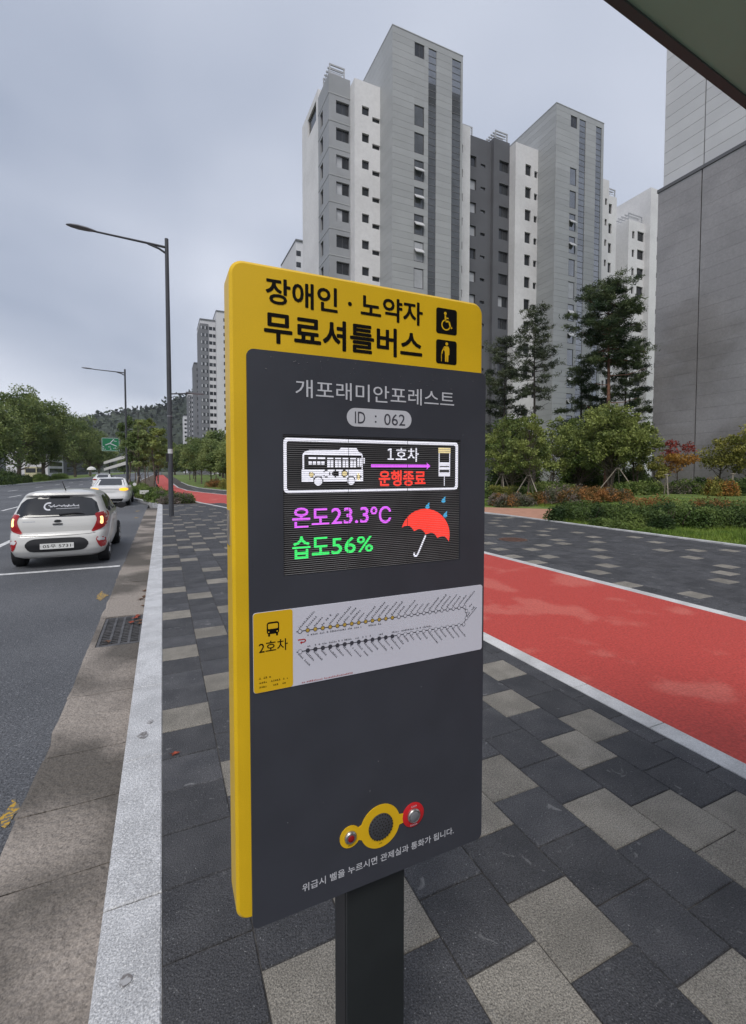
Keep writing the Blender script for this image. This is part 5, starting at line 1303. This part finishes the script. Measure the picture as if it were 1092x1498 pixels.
# --- far row of towers down the road
def far_tower(label, xa, xb, Y, ytop, side, cols, dark_front=False, notch=None):
    p = ony((xa + xb) / 2, 690, Y); a = ony(xa, ytop, Y); b = ony(xb, ytop, Y); top = a[2]
    t = thing('apartment_building', label, 'building', (float(p[0]), Y, -0.3), 0, 'far apartment towers')
    o = np.array([p[0], Y, -0.3])
    w0, w1 = a[0] - o[0], b[0] - o[0]
    MB().box(w0, w1, 0, 16, 0, top + .3).build('wall', M['far_grey'] if dark_front else M['far_white'], t)
    if side:
        MB().box(w0 - .05, w0 + (w1 - w0) * side, -0.25, 16.1, 0, top - 1.2).build('dark_bay', M['far_grey'], t)
    wm = MB().box(-0.6, 0.6, -0.05, 0.1, 0, 1.3).mesh('window', M['glass'])
    wp = MB().box(-0.5, 0.05, -0.07, -0.051, 0.1, 1.2).mesh('pane', M['glass_pale'])
    n = int(top / 2.85) - 1
    for c in cols:
        for k in range(n):
            x = w0 + (w1 - w0) * c; inbay = side and c < side
            q = link('window', wm, t, (x, -0.25 if inbay else 0, top - 3.4 - 2.85 * k))
            if inbay: link('pane', wp, q)
    MB().box(w0 - .1, w1 + .1, -.3, 16.2, top + .3, top + .7).build('roof_cap', M['far_grey'], t)
    return t
far_tower('tall white and grey apartment tower just left of the sign', 292.5, 316, 196, 467, 0.52, (0.12, 0.36, 0.66, 0.90))
far_tower('grey stair tower partly hidden by the left edge of the sign', 316.2, 345, 193, 455, 0, (0.44, 0.72))
far_tower('white sided dark tower second from the left of the far row', 284, 292, 245, 531, 0, (0.7,), True)
far_tower('narrow dark far tower with a white edge, third along the row', 275, 284.5, 300, 574, 0.55, (0.25, 0.75))
far_tower('lowest pale far tower, leftmost of the row before the hill', 268.5, 276, 350, 608, 0, (0.35, 0.75))
far_tower('thin pale tower edge peeping out left of the tall near block', 433, 452, 118, 352, 0, (0.2, 0.8))

# --- low buildings across the road
def low_building(label, xa, xb, X, Yd, ytop, m):
    y0, y1 = onx(xa, 690, X)[1], onx(xb, 690, X)[1]; top = onx(xa, ytop, X)[2]
    t = thing('low_building', label, 'building', (X, (y0 + y1) / 2, -0.3)); h = (y1 - y0) / 2
    MB().box(-12, 0, -h, h, 0, top + .3).build('wall', m, t)
    for k in range(4):
        z = 1.2 + k * (top / 4)
        if z + 1.4 < top: MB().box(0.0, 0.06, -h * .8, h * .8, z, z + 1.3).build('window', M['glass'], t)
    MB().box(-12.2, 0.2, -h - .2, h + .2, top + .3, top + .6).build('roof_cap', M['wall_grey'], t)
    return t
low_building('low white building behind the median trees', 70, 93, -31, 10, 655, M['wall_white'])
low_building('low dark grey building right of the white one behind the trees', 93.5, 129, -31, 10, 664, M['wall_dark'])
low_building('grey office block at the far left edge behind the big tree', -45, 9, -34, 10, 586, M['wall_grey'])

# ================================================================== TREES AND PLANTS
def support(label, x, y, z, h, spread, n=3, rot=0.0):
    t = thing('tree_support', label, 'tree stakes', (x, y, z), rot, 'timber tree supports')
    for k in range(n):
        a = 2 * math.pi * k / n
        MB().tube([(math.cos(a) * spread, math.sin(a) * spread, -0.06), (math.cos(a) * 0.06, math.sin(a) * 0.06, h)], 0.030, 7).build('stake', M['stake'], t)
    MB().tube([(0.12 * math.cos(a), 0.12 * math.sin(a), h * .96) for a in np.linspace(0, 6.28, 9)], 0.02, 5).build('tie', M['stake'], t)
    return t
def hgt(px, base, top):                                # height of something standing on the lawn at pixel (px, base)
    p = onlawn(px, base); q = np.array([p[0], p[1]]) @ _f[:2] / math.cos(PITCH)
    return p, EYE + (688 - top) / F * q - p[2]
YG = 'young trees on the lawn'
p, h = hgt(735, 723, 606); broad_tree('young_tree', 'young olive green tree on stakes just right of the sign', p, h, 1.45, 1.25, 'leaf_olive', 4200, 0.13, seed=1, trunk_r=0.05, nclus=60, bushy=.62, group=YG)
support('timber stakes of the tree just right of the sign', p[0], p[1], p[2], 1.25, 0.75)
p, h = hgt(774, 731, 597); broad_tree('young_tree', 'young olive green tree with a visible stake tripod, left of the rust shrubs', p, h, 1.4, 1.25, 'leaf_olive', 5200, 0.12, seed=2, trunk_r=0.05, nclus=70, bushy=.6, group=YG)
support('timber stakes standing widest, between the ochre path and the trees', p[0], p[1], p[2], 1.3, 0.85, 3, 0.5)
p, h = hgt(808, 723, 600); broad_tree('young_tree', 'third staked young olive tree from the sign, between two denser ones', p, h, 1.55, 0.8, 'leaf_olive', 4000, 0.13, seed=3, trunk_r=0.05, nclus=60, bushy=.62, group=YG)
support('timber stakes of the third young tree from the sign', p[0], p[1], p[2], 1.3, 0.6, 3, 1.1)
p, h = hgt(893, 720, 584); broad_tree('round_tree', 'broad round leafed tree with several stems below the tall pine', p, h, 2.9, 1.5, 'leaf_olive', 17000, 0.15, seed=4, trunk_r=0.075, nclus=150, bushy=.55, multi=4, group=YG)
support('large timber stakes around the broad multi-stemmed tree', p[0] - .5, p[1] - .9, p[2], 1.5, 1.25, 3, 0.55)
p, h = hgt(930, 718.5, 610); broad_tree('round_tree', 'smaller round tree on the right flank of the broad one', p, h, 1.9, 1.4, 'leaf_olive', 6000, 0.15, seed=25, trunk_r=0.06, nclus=70, bushy=.6, multi=2, group=YG)
p, h = hgt(850, 714.5, 606); broad_tree('round_tree', 'dark green tree filling the gap behind the stakes', p, h, 2.7, 0.6, 'leaf_mid', 9500, 0.17, seed=5, trunk_r=0.08, nclus=90, bushy=.65, multi=2, group=YG)
p, h = hgt(750, 714.5, 600); broad_tree('round_tree', 'mid green tree standing behind the staked young trees near the sign', p, h, 3.0, 0.6, 'leaf_mid', 9500, 0.17, seed=14, trunk_r=0.08, nclus=90, bushy=.65, multi=2, group=YG)
p, h = hgt(990, 720.5, 640); broad_tree('maple_tree', 'small maple with red top and orange leaves against the stone wall', p, h, 1.3, 1.15, 'leaf_orange', 2000, 0.13, seed=6, trunk_r=0.035, nclus=20, flat=0.85, top_leaf='leaf_red')
p, h = hgt(957, 721, 664); broad_tree('small_tree', 'small yellow green tree beside the red topped maple', p, h, 0.95, 0.8, 'leaf_yellow', 1500, 0.12, seed=7, trunk_r=0.035, nclus=14)
support('single pair of stakes in front of the red topped maple', *onlawn(975, 724), 1.15, 0.3, 2, 0.9)
p, h = hgt(1054, 720.5, 633); broad_tree('maple_tree', 'spreading yellow green maple right of the wall joint', p, h, 1.55, 1.15, 'leaf_yellow', 3000, 0.13, seed=8, trunk_r=0.05, nclus=24, flat=0.85)
p, h = hgt(1092, 722, 622); broad_tree('maple_tree', 'yellow green maple cut off by the right edge', p, h, 1.5, 1.1, 'leaf_yellow', 3000, 0.13, seed=9, trunk_r=0.05, nclus=22)
support('timber stakes by the yellowish shrub at the right', *onlawn(1072, 724), 1.2, 0.35, 2, 0.4)
# pines
p, h = hgt(887, 716.5, 397); pine_tree('pine_tree', 'tall full red trunked pine with a broad dark crown', p, h * .96, 0.60, 2.2, 'needle', 'pine_bark', 0.17, 1, 64, clump=62, drop=1)
p, h = hgt(781, 716.5, 436); pine_tree('pine_tree', 'thin dark pine with a sparse greyish crown left of the tall one', p, h * .97, 0.5, 1.5, 'needle_grey', 'dark_bark', 0.11, 2, 50, clump=24, sparse=0.8, drop=1)
p, h = hgt(738, 714, 492); pine_tree('pine_tree', 'low drooping pine half hidden by the right side of the sign', p, h, 0.3, 2.0, 'needle_grey', 'dark_bark', 0.12, 3, 40, clump=50)
p, h = hgt(913, 713.5, 500); pine_tree('pine_tree', 'slim pine behind the tall one with foliage at mid height', p, h, 0.42, 2.0, 'needle', 'dark_bark', 0.12, 4, 30, clump=65)
p, h = hgt(848, 713.5, 530); pine_tree('pine_tree', 'short dark pine behind, left of the red trunk', p, h, 0.25, 2.0, 'needle', 'dark_bark', 0.13, 6, 30, clump=70)

# hedges and shrubs on the lawn
def bushat(name, label, px, py, rx, ry, h, leaf, n, size, seed, box=.5, rz=0.0, group='shrubs on the lawn', cat='shrub', up=.5, second=None, share=.35):
    p = onlawn(px, py); return bush(name, label, p[0], p[1], p[2], rx, ry, h, leaf, n, size, rz, group, seed, box, cat, up, second, share)
HG = 'clipped hedges'; SG_ = 'shrubs on the lawn'
bush('evergreen_hedge', 'dark evergreen hedge corner beside the ochre path', 12.75, 11.05, 0, 1.25, 1.05, 0.58, 'leaf_dark', 16000, 0.07, 0, HG, 1, .8, 'hedge', second='leaf_mid', share=.25)
bush('evergreen_hedge', 'dark evergreen hedge in the middle of the clipped run', 13.55, 8.9, 0, 1.6, 1.35, 0.60, 'leaf_dark', 20000, 0.07, 0, HG, 2, .8, 'hedge', second='leaf_mid', share=.25)
bush('evergreen_hedge', 'dark evergreen hedge at the back right, behind the tall grass', 15.6, 8.0, .02, 1.7, 1.5, 0.60, 'leaf_dark', 18000, 0.07, 0, HG, 3, .8, 'hedge', second='leaf_mid', share=.3)
bush('evergreen_hedge', 'mid green hedge by the right edge of the view', 17.5, 6.4, .05, 2.0, 1.6, 0.60, 'leaf_mid', 17000, 0.075, 0, HG, 4, .7, 'hedge', second='leaf_dark', share=.4)
bush('evergreen_hedge', 'mid green hedge nearest the right edge, behind the tall grass', 15.4, 5.2, .02, 1.5, 1.2, 0.5, 'leaf_mid', 14000, 0.07, 0, HG, 44, .7, 'hedge', second='leaf_dark', share=.3)
bush('ground_cover', 'pale green low ground cover along the path edging', 11.95, 9.6, 0, 0.42, 1.9, 0.20, 'leaf_mid', 8000, 0.05, 0, SG_, 5, .6, 'shrub')
bush('rusty_shrub', 'rust brown topped shrub behind the hedge run', 15.3, 10.3, .02, 1.7, 1.2, 0.66, 'leaf_rust', 13000, 0.07, .3, SG_, 6, second='leaf_mid', share=.4)
bush('rusty_shrub', 'small rust brown patch right of the hedge, below the maple', 17.5, 9.6, .06, 1.5, 1.0, 0.60, 'leaf_mid', 10000, 0.07, .3, SG_, 16, second='leaf_rust', share=.4)
bushat('rusty_shrub', 'broad rust orange shrub in front of the stakes', 838, 736, 1.7, 1.0, 0.74, 'leaf_rust', 15000, 0.075, 7, second='leaf_mauve', share=.25)
bushat('rusty_shrub', 'rust orange shrub below the broad round tree', 884, 732, 1.4, 0.9, 0.58, 'leaf_rust', 11000, 0.075, 8, second='leaf_mauve', share=.3)
bushat('rusty_shrub', 'brownish green shrub beside the ochre path, right of the sign', 745, 740, 1.5, 0.8, 0.50, 'leaf_mauve', 11000, 0.07, 9, second='leaf_rust', share=.4)
bushat('rusty_shrub', 'brown shrub between the sign and the broad rust one', 790, 738, 1.1, 0.8, 0.52, 'leaf_rust', 8000, 0.07, 19, second='leaf_mid', share=.4)
bushat('low_shrub', 'yellow green low shrub under the young trees', 730, 727, 1.5, 0.9, 0.6, 'leaf_yellow', 8000, 0.09, 10, second='leaf_mid', share=.5)
bushat('low_shrub', 'mid green low shrub under the stakes', 800, 724, 2.2, 0.9, 0.7, 'leaf_mid', 9000, 0.1, 11, second='leaf_olive', share=.4)
bushat('low_shrub', 'green low shrub left of the red topped maple', 935, 723, 2.0, 0.9, 0.7, 'leaf_mid', 9000, 0.1, 12, second='leaf_olive', share=.4)
bushat('low_shrub', 'grey green shrub in front of the stone wall', 1000, 722, 1.8, 0.9, 0.75, 'leaf_mid', 8500, 0.1, 13, second='leaf_mauve', share=.4)
bushat('low_shrub', 'dark shrub at the foot of the stone wall, right of the joint', 1033, 721, 1.3, 0.8, 0.8, 'leaf_dark', 7000, 0.1, 14)
bushat('low_shrub', 'yellowish orange shrub below the spreading maple', 1055, 725, 0.9, 0.7, 0.95, 'leaf_yellow', 5000, 0.09, 15, second='leaf_orange', share=.3)
bushat('low_shrub', 'dark green shrub at the right edge below the maple', 1088, 724, 1.3, 0.8, 0.9, 'leaf_dark', 6000, 0.09, 16)
bushat('tall_shrub', 'dense dark bushes behind the stakes and the broad tree', 858, 713, 3.6, 1.1, 2.1, 'leaf_dark', 12000, 0.16, 17)
bushat('tall_shrub', 'dense dark bushes behind the young trees beside the sign', 750, 713, 3.4, 1.1, 1.9, 'leaf_dark', 11000, 0.16, 18)
bushat('tall_shrub', 'dark bush under the right flank of the broad tree', 925, 716, 2.0, 1.0, 1.6, 'leaf_dark', 8000, 0.15, 20)

# grass
n = 60000
gx = 11.55 + np.abs(RNG.normal(size=n)) * 4.2; gy = RNG.uniform(0.5, 20, n)
k = ~((gx < 15.2) & (gy > 10.9 + (gx - 11.5) * 0.9) & (gy < 18.2 - (gx - 11.5) * .5)) & (gx < 30)
gx, gy = gx[k], gy[k]
tall = 0.11 + 0.20 * np.exp(-(((gx - 13.3) / 1.5) ** 2 + ((gy - 5.0) / 1.6) ** 2)) + 0.06 * np.sin(gx * 2.3) * np.sin(gy * 1.9)
hh = np.clip(tall * RNG.uniform(0.5, 1.1, len(gx)), 0.03, 0.4)
bx = RNG.normal(size=len(gx)) * 0.35 * hh; by = RNG.normal(size=len(gx)) * 0.35 * hh; a = RNG.uniform(0, 6.28, len(gx)); wd_ = 0.011
gz = np.array([lawn_h(x) for x in gx]) - 0.01
V = np.empty((len(gx), 3, 3), np.float32)
V[:, 0] = np.stack([gx - wd_ * np.cos(a), gy - wd_ * np.sin(a), gz], 1); V[:, 1] = np.stack([gx + wd_ * np.cos(a), gy + wd_ * np.sin(a), gz], 1); V[:, 2] = np.stack([gx + bx, gy + by, gz + hh], 1)
gm = bpy.data.meshes.new('grass'); nn = len(gx)
gm.vertices.add(nn * 3); gm.vertices.foreach_set('co', V.ravel()); gm.loops.add(nn * 3); gm.loops.foreach_set('vertex_index', np.arange(nn * 3, dtype=np.int32))
gm.polygons.add(nn); gm.polygons.foreach_set('loop_start', np.arange(0, nn * 3, 3, dtype=np.int32)); gm.polygons.foreach_set('loop_total', np.full(nn, 3, np.int32)); gm.materials.append(M['grass']); gm.update(calc_edges=True)
tag(link('grass', gm), 'tufty green grass beyond the walkway edging', 'grass', kind='stuff')

# planted strip beyond the bay
for i, (x, y, rx, ry, hh_, lf, lab) in enumerate((
    (0.55, 25.7, 1.05, 1.0, 0.5, 'leaf_mauve', 'mauve grey low shrub at the foot of the nearest lamp'),
    (-0.15, 28.0, 0.8, 1.6, 0.55, 'leaf_mauve', 'mauve tinted shrub second along the planted strip'),
    (-0.6, 31.5, 0.8, 1.8, 0.6, 'leaf_mid', 'green shrub behind the mauve ones in the planted strip'),
    (-1.5, 35.0, 0.9, 2.0, 0.7, 'leaf_mid', 'green shrub behind the white saloon'),
    (-1.9, 39.5, 0.9, 2.3, 0.8, 'leaf_mid', 'farthest green shrub of the planted strip'))):
    bush('low_shrub', lab, x, y, -0.02, rx, ry, hh_, lf, 8000, 0.08, 0, 'shrubs in the planted strip', 30 + i, second='leaf_mid', share=.45)
strip_trees = [(float(ony(px, 690, y)[0]), y, h_, r_) for px, y, h_, r_ in ((203, 36.0, 5.6, 1.1), (224, 43.0, 7.0, 1.3), (191, 48.0, 7.2, 1.6), (212, 54.0, 7.8, 1.7), (231, 62.0, 7.6, 1.6), (198, 72, 8.5, 2.1), (218, 86, 9.0, 2.2))]
nth = ('slender young tree nearest the white saloon', 'second slender tree along the planted strip', 'third slender tree along the planted strip', 'fourth slender tree along the planted strip', 'fifth slender tree along the planted strip', 'sixth slender tree along the planted strip', 'farthest slender tree of the planted strip')
for i, (x, y, h_, r_) in enumerate(strip_trees):
    broad_tree('street_tree', nth[i], (x, y, -0.02), h_, r_, h_ * .24, 'leaf_olive' if i % 2 else 'leaf_zelkova', 3600, 0.17, seed=40 + i, trunk_r=0.06, nclus=32, group='slender trees in the planted strip', bushy=.72)
support('timber stakes of the nearest slender tree in the planted strip', strip_trees[0][0], strip_trees[0][1], -0.02, 1.3, 0.6)
sb = thing('plant_label', 'small white plate on a stick in the planted strip', 'plate', (-1.0, 30.2, -0.02))
MB().box(-0.02, 0.02, -0.01, 0.01, -0.03, 0.42).build('stick', M['steel'], sb); MB().box(-0.24, 0.24, -0.02, -0.011, 0.28, 0.50).build('face', M['plate'], sb)
# row of young trees between walkway and lawn
row = [(9.4, 35.0), (8.0, 38.2), (6.9, 42.0), (9.8, 40.5), (5.6, 47.0), (7.9, 46.5), (4.8, 53), (6.6, 55), (4.3, 60), (4.2, 70), (6.0, 66), (4.2, 84), (11.4, 37.5), (8.8, 52), (11.0, 44), (13.0, 41), (10.5, 56), (13.5, 50), (5.5, 96), (8, 80), (15.5, 47), (7.8, 64)]
base = broad_tree('row_tree', 'young tree in the dense row beyond the walkway', (row[0][0], row[0][1], -0.01), 4.9, 1.75, 1.25, 'leaf_zelkova', 5200, 0.17, seed=60, trunk_r=0.055, nclus=34, group='row of young trees beyond the walkway')
for i, (x, y) in enumerate(row[1:]):
    c = copy_tree(base); c.location = (x, y, -0.01); c.rotation_euler = (0, 0, i * 1.7); s = 0.92 + 0.34 * ((i * 37) % 10) / 10 + (0.25 if y > 60 else 0); c.scale = (s, s, s)
for i, (x, y, lf) in enumerate(((6.9, 38.2, 'leaf_rust'), (5.6, 43.0, 'leaf_yellow'), (8.6, 37.0, 'leaf_mauve'), (5.0, 48, 'leaf_rust'))):
    bush('low_shrub', ('rust tinted low shrub under the row of young trees', 'yellowish low shrub under the row of young trees', 'mauve low shrub at the right end of the tree row', 'far rust tinted shrub under the tree row')[i], x, y, 0, 1.3, 1.2, 0.8, lf, 5000, 0.09, 0, 'shrubs under the tree row', 70 + i)

# median trees and hedges on the left
def medtree(label, px, X, ytop, r_, lo, seed, n=9000, leaf='leaf_zelkova', bark='bark', sz=0.30):
    y = onx(px, 690, X)[1]; top = onx(px, ytop, X)[2]
    return broad_tree('median_tree', label, (X, y, 0), top, r_, lo, leaf, n, sz, bark=bark, seed=seed, trunk_r=0.26, nclus=60, group='big trees on the median')
medtree('biggest leafy tree on the median, trunk forked low', 64, -19.0, 570, 5.6, 2.6, 81, 26000)
medtree('leafy median tree at the far left edge', 28, -20.5, 560, 5.2, 2.4, 82, 22000)
medtree('median tree cut off by the left edge of the view', -18, -20.5, 568, 5.0, 2.4, 87, 14000)
medtree('pale trunked median tree right of the biggest one', 110, -19.5, 603, 6.4, 2.8, 83, 20000)
medtree('next median tree further along, before the road sign', 132, -19.0, 624, 6.2, 3.0, 84, 14000, sz=.36)
medtree('farthest median tree by the green road sign', 145, -19.0, 642, 6.0, 3.0, 85, 11000, sz=.4)
for i, (pxa, X, ry, lab) in enumerate(((0, -16.9, 5.0, 'low clipped hedge at the road edge on the far left'), (28, -17.2, 4.2, 'low clipped hedge at the road edge below the biggest tree'), (10, -21.5, 7.0, 'taller hedge behind the median trees'), (88, -18.6, 6.5, 'hedge under the pale trunked tree'), (62, -17.8, 4.0, 'sparse hedge below the forked trunk'))):
    y = onx(pxa, 700, X)[1]
    bush('median_hedge', lab, X, y, 0, 1.0, ry, 1.0 if i != 2 else 1.7, 'leaf_dark' if i < 3 else 'leaf_mid', 8000, 0.14, 0, 'hedges on the median', 90 + i, .8, 'hedge')

far_spots = [(-9, 210), (-3, 235), (4, 180), (9, 150), (14, 130), (20, 115), (9, 215), (17, 175), (25, 150), (-16, 240), (-26, 215), (-33, 260), (-40, 200), (12, 105), (21, 92), (28, 110), (34, 135)]
fb = broad_tree('far_tree', 'distant round tree closing the end of the street', (far_spots[0][0], far_spots[0][1], -0.05), 9.5, 4.6, 1.6, 'leaf_zelkova', 9000, 0.42, seed=99, trunk_r=0.2, nclus=46, group='distant trees at the end of the street')
for i, (x, y) in enumerate(far_spots[1:]):
    c = copy_tree(fb); c.location = (x, y, -0.05); c.rotation_euler = (0, 0, i * 2.3); s_ = 0.8 + 0.06 * ((i * 53) % 9); c.scale = (s_, s_, s_)

# ================================================================== FAR THINGS ALONG THE ROAD
sgn = ony(162, 650, 92); pt = thing('road_sign', 'green overhead direction sign on a grey post beyond the trees', 'road sign', (float(sgn[0]) + 2.5, 92.0, -0.02))
zc = float(sgn[2]); MB().lathe((0, 0.1, 0), [(0.16, 0), (0.13, zc + 1.6)], 10).build('post', M['lamp_grey'], pt)
MB().tube([(0, .1, zc + .5), (-4.2, .1, zc + .5)], .08, 8).build('arm', M['lamp_grey'], pt)
MB().box(-3.85, -1.15, -0.05, 0.02, zc - 1.15, zc + 1.15).build('panel', M['sign_green'], pt)
fl = Flat(-0.055); rg = np.random.default_rng(9)
fl.stroke([(-3.8, zc - 1.1), (-1.2, zc - 1.1), (-1.2, zc + 1.1), (-3.8, zc + 1.1), (-3.8, zc - 1.1)], .05); fl.stroke([(-2.0, zc + .9), (-2.6, zc + .2), (-3.3, zc - .1)], .12); fl.stroke([(-2.6, zc + .2), (-1.6, zc - .3)], .13)
for x, z, l in ((-3.7, zc - .5, 1.1), (-3.7, zc - .9, 1.2), (-2.0, zc + .5, .6), (-2.1, zc - .75, .8)): scribble(x, z, l, 0, .26)
tag(fl.build('sign_print', M['white_print'], pt), kind='stuff')
cv = ony(173, 680, 100); ct = thing('forecourt_canopy', 'white angled forecourt canopy seen between the trees', 'canopy', (float(cv[0]), 100.0, -0.02))
for k, dz in enumerate((0, 1.25)):
    MB().add([(-2.4, 0, 1.6 + dz), (-2.4, 3, 1.6 + dz), (2.3, 3, 3.1 + dz), (2.3, 0, 3.1 + dz), (-2.4, 0, 2.05 + dz), (-2.4, 3, 2.05 + dz), (2.3, 3, 3.75 + dz), (2.3, 0, 3.75 + dz)], [(0, 3, 2, 1), (4, 5, 6, 7), (0, 1, 5, 4), (1, 2, 6, 5), (2, 3, 7, 6), (3, 0, 4, 7)]).build('roof_blade', M['canvas'], ct)
for x in (-1.6, 1.6): MB().box(x - .1, x + .1, 1.4, 1.6, 0, 3.2).build('post', M['lamp_grey'], ct)
um = ony(134, 690, 112); ut = thing('parasol', 'small white dome parasol far down the road', 'parasol', (float(um[0]), 112.0, -0.02))
MB().lathe((0, 0, 0), [(0.03, 0), (0.03, 2.0)], 8).build('pole', M['steel'], ut)
MB().lathe((0, 0, 0), [(0.85, 1.75), (0.78, 2.05), (0.52, 2.30), (0.2, 2.42), (0.03, 2.44)], 16).build('canopy', M['canvas'], ut, smooth=True)
bv = onx(52, 690, -24.2); bt = thing('parked_minibus', 'cream minibus parked beyond the median trees', 'minibus', (-24.4, float(bv[1]), -0.13))
b = MB(); b.box(-1.0, 1.0, -3.0, 3.0, 0.35, 2.5); b.build('body', M['bus_yellow'], bt)
MB().box(0.99, 1.012, -2.7, 2.6, 1.35, 2.1).build('side_window', M['car_glass'], bt); MB().box(-0.85, 0.85, -3.012, -2.99, 1.3, 2.2).build('rear_window', M['car_glass'], bt)
for x in (-.85, .85):
    for y in (-1.9, 1.9): MB().lathe((x, y, .38), [(.38, -.12), (.38, .12)], 16, axis='x').build('wheel', M['tyre'], bt)

# person walking far down the bike path
pp = onz(229, 703.5, -0.003)
pt_ = thing('person', 'distant person in dark clothes walking away on the red bike path', 'person', (float(pp[0]), float(pp[1]), -0.003))
J = {'pelvis': (0, 0, .95), 'chest': (0, .02, 1.32), 'neck': (0, .02, 1.48), 'head': (0, .04, 1.62), 'top': (0, .04, 1.72), 'hl': (-.10, 0, .90), 'kl': (-.11, .12, .50), 'al': (-.11, .05, .08), 'tl': (-.11, .20, .04), 'hr': (.10, 0, .90), 'kr': (.11, -.02, .50), 'ar': (.11, -.20, .10), 'tr': (.11, -.06, .04),
     'sl': (-.19, .02, 1.40), 'el': (-.25, -.04, 1.13), 'wl': (-.24, .08, .88), 'sr': (.19, .02, 1.40), 'er': (.25, .0, 1.13), 'wr': (.25, .14, .90)}
Ed = [('pelvis', 'chest'), ('chest', 'neck'), ('neck', 'head'), ('head', 'top'), ('pelvis', 'hl'), ('hl', 'kl'), ('kl', 'al'), ('al', 'tl'), ('pelvis', 'hr'), ('hr', 'kr'), ('kr', 'ar'), ('ar', 'tr'), ('chest', 'sl'), ('sl', 'el'), ('el', 'wl'), ('chest', 'sr'), ('sr', 'er'), ('er', 'wr')]
Rd = {'pelvis': .15, 'chest': .16, 'neck': .06, 'head': .10, 'top': .07, 'hl': .10, 'hr': .10, 'kl': .065, 'kr': .065, 'al': .045, 'ar': .045, 'tl': .035, 'tr': .035, 'sl': .075, 'sr': .075, 'el': .05, 'er': .05, 'wl': .035, 'wr': .035}
nm = list(J); pm = bpy.data.meshes.new('body'); pm.from_pydata([J[k] for k in nm], [(nm.index(a), nm.index(b)) for a, b in Ed], []); pm.materials.append(M['cloth_dark'])
po = link('body', pm, pt_); po.modifiers.new('skin', 'SKIN'); po.modifiers.new('sub', 'SUBSURF').render_levels = 1
for i, k in enumerate(nm): pm.skin_vertices[0].data[i].radius = (Rd[k], Rd[k])
pm.skin_vertices[0].data[0].use_root = True

# ================================================================== HAZE
hz_ = MB().box(-1190, 1790, -500, 1490, -1.8, 262).build('haze', bpy.data.materials.new('haze'))
hm = hz_.data.materials[0]; hm.use_nodes = True; hm.node_tree.nodes.clear()
vo = hm.node_tree.nodes.new('ShaderNodeVolumePrincipled'); vo.inputs['Color'].default_value = (0.86, 0.90, 0.97, 1); vo.inputs['Density'].default_value = 0.00013; vo.inputs['Anisotropy'].default_value = 0.2
ho = hm.node_tree.nodes.new('ShaderNodeOutputMaterial'); hm.node_tree.links.new(vo.outputs[0], ho.inputs['Volume'])
tag(hz_, 'thin pale haze in the air', 'haze', kind='stuff')
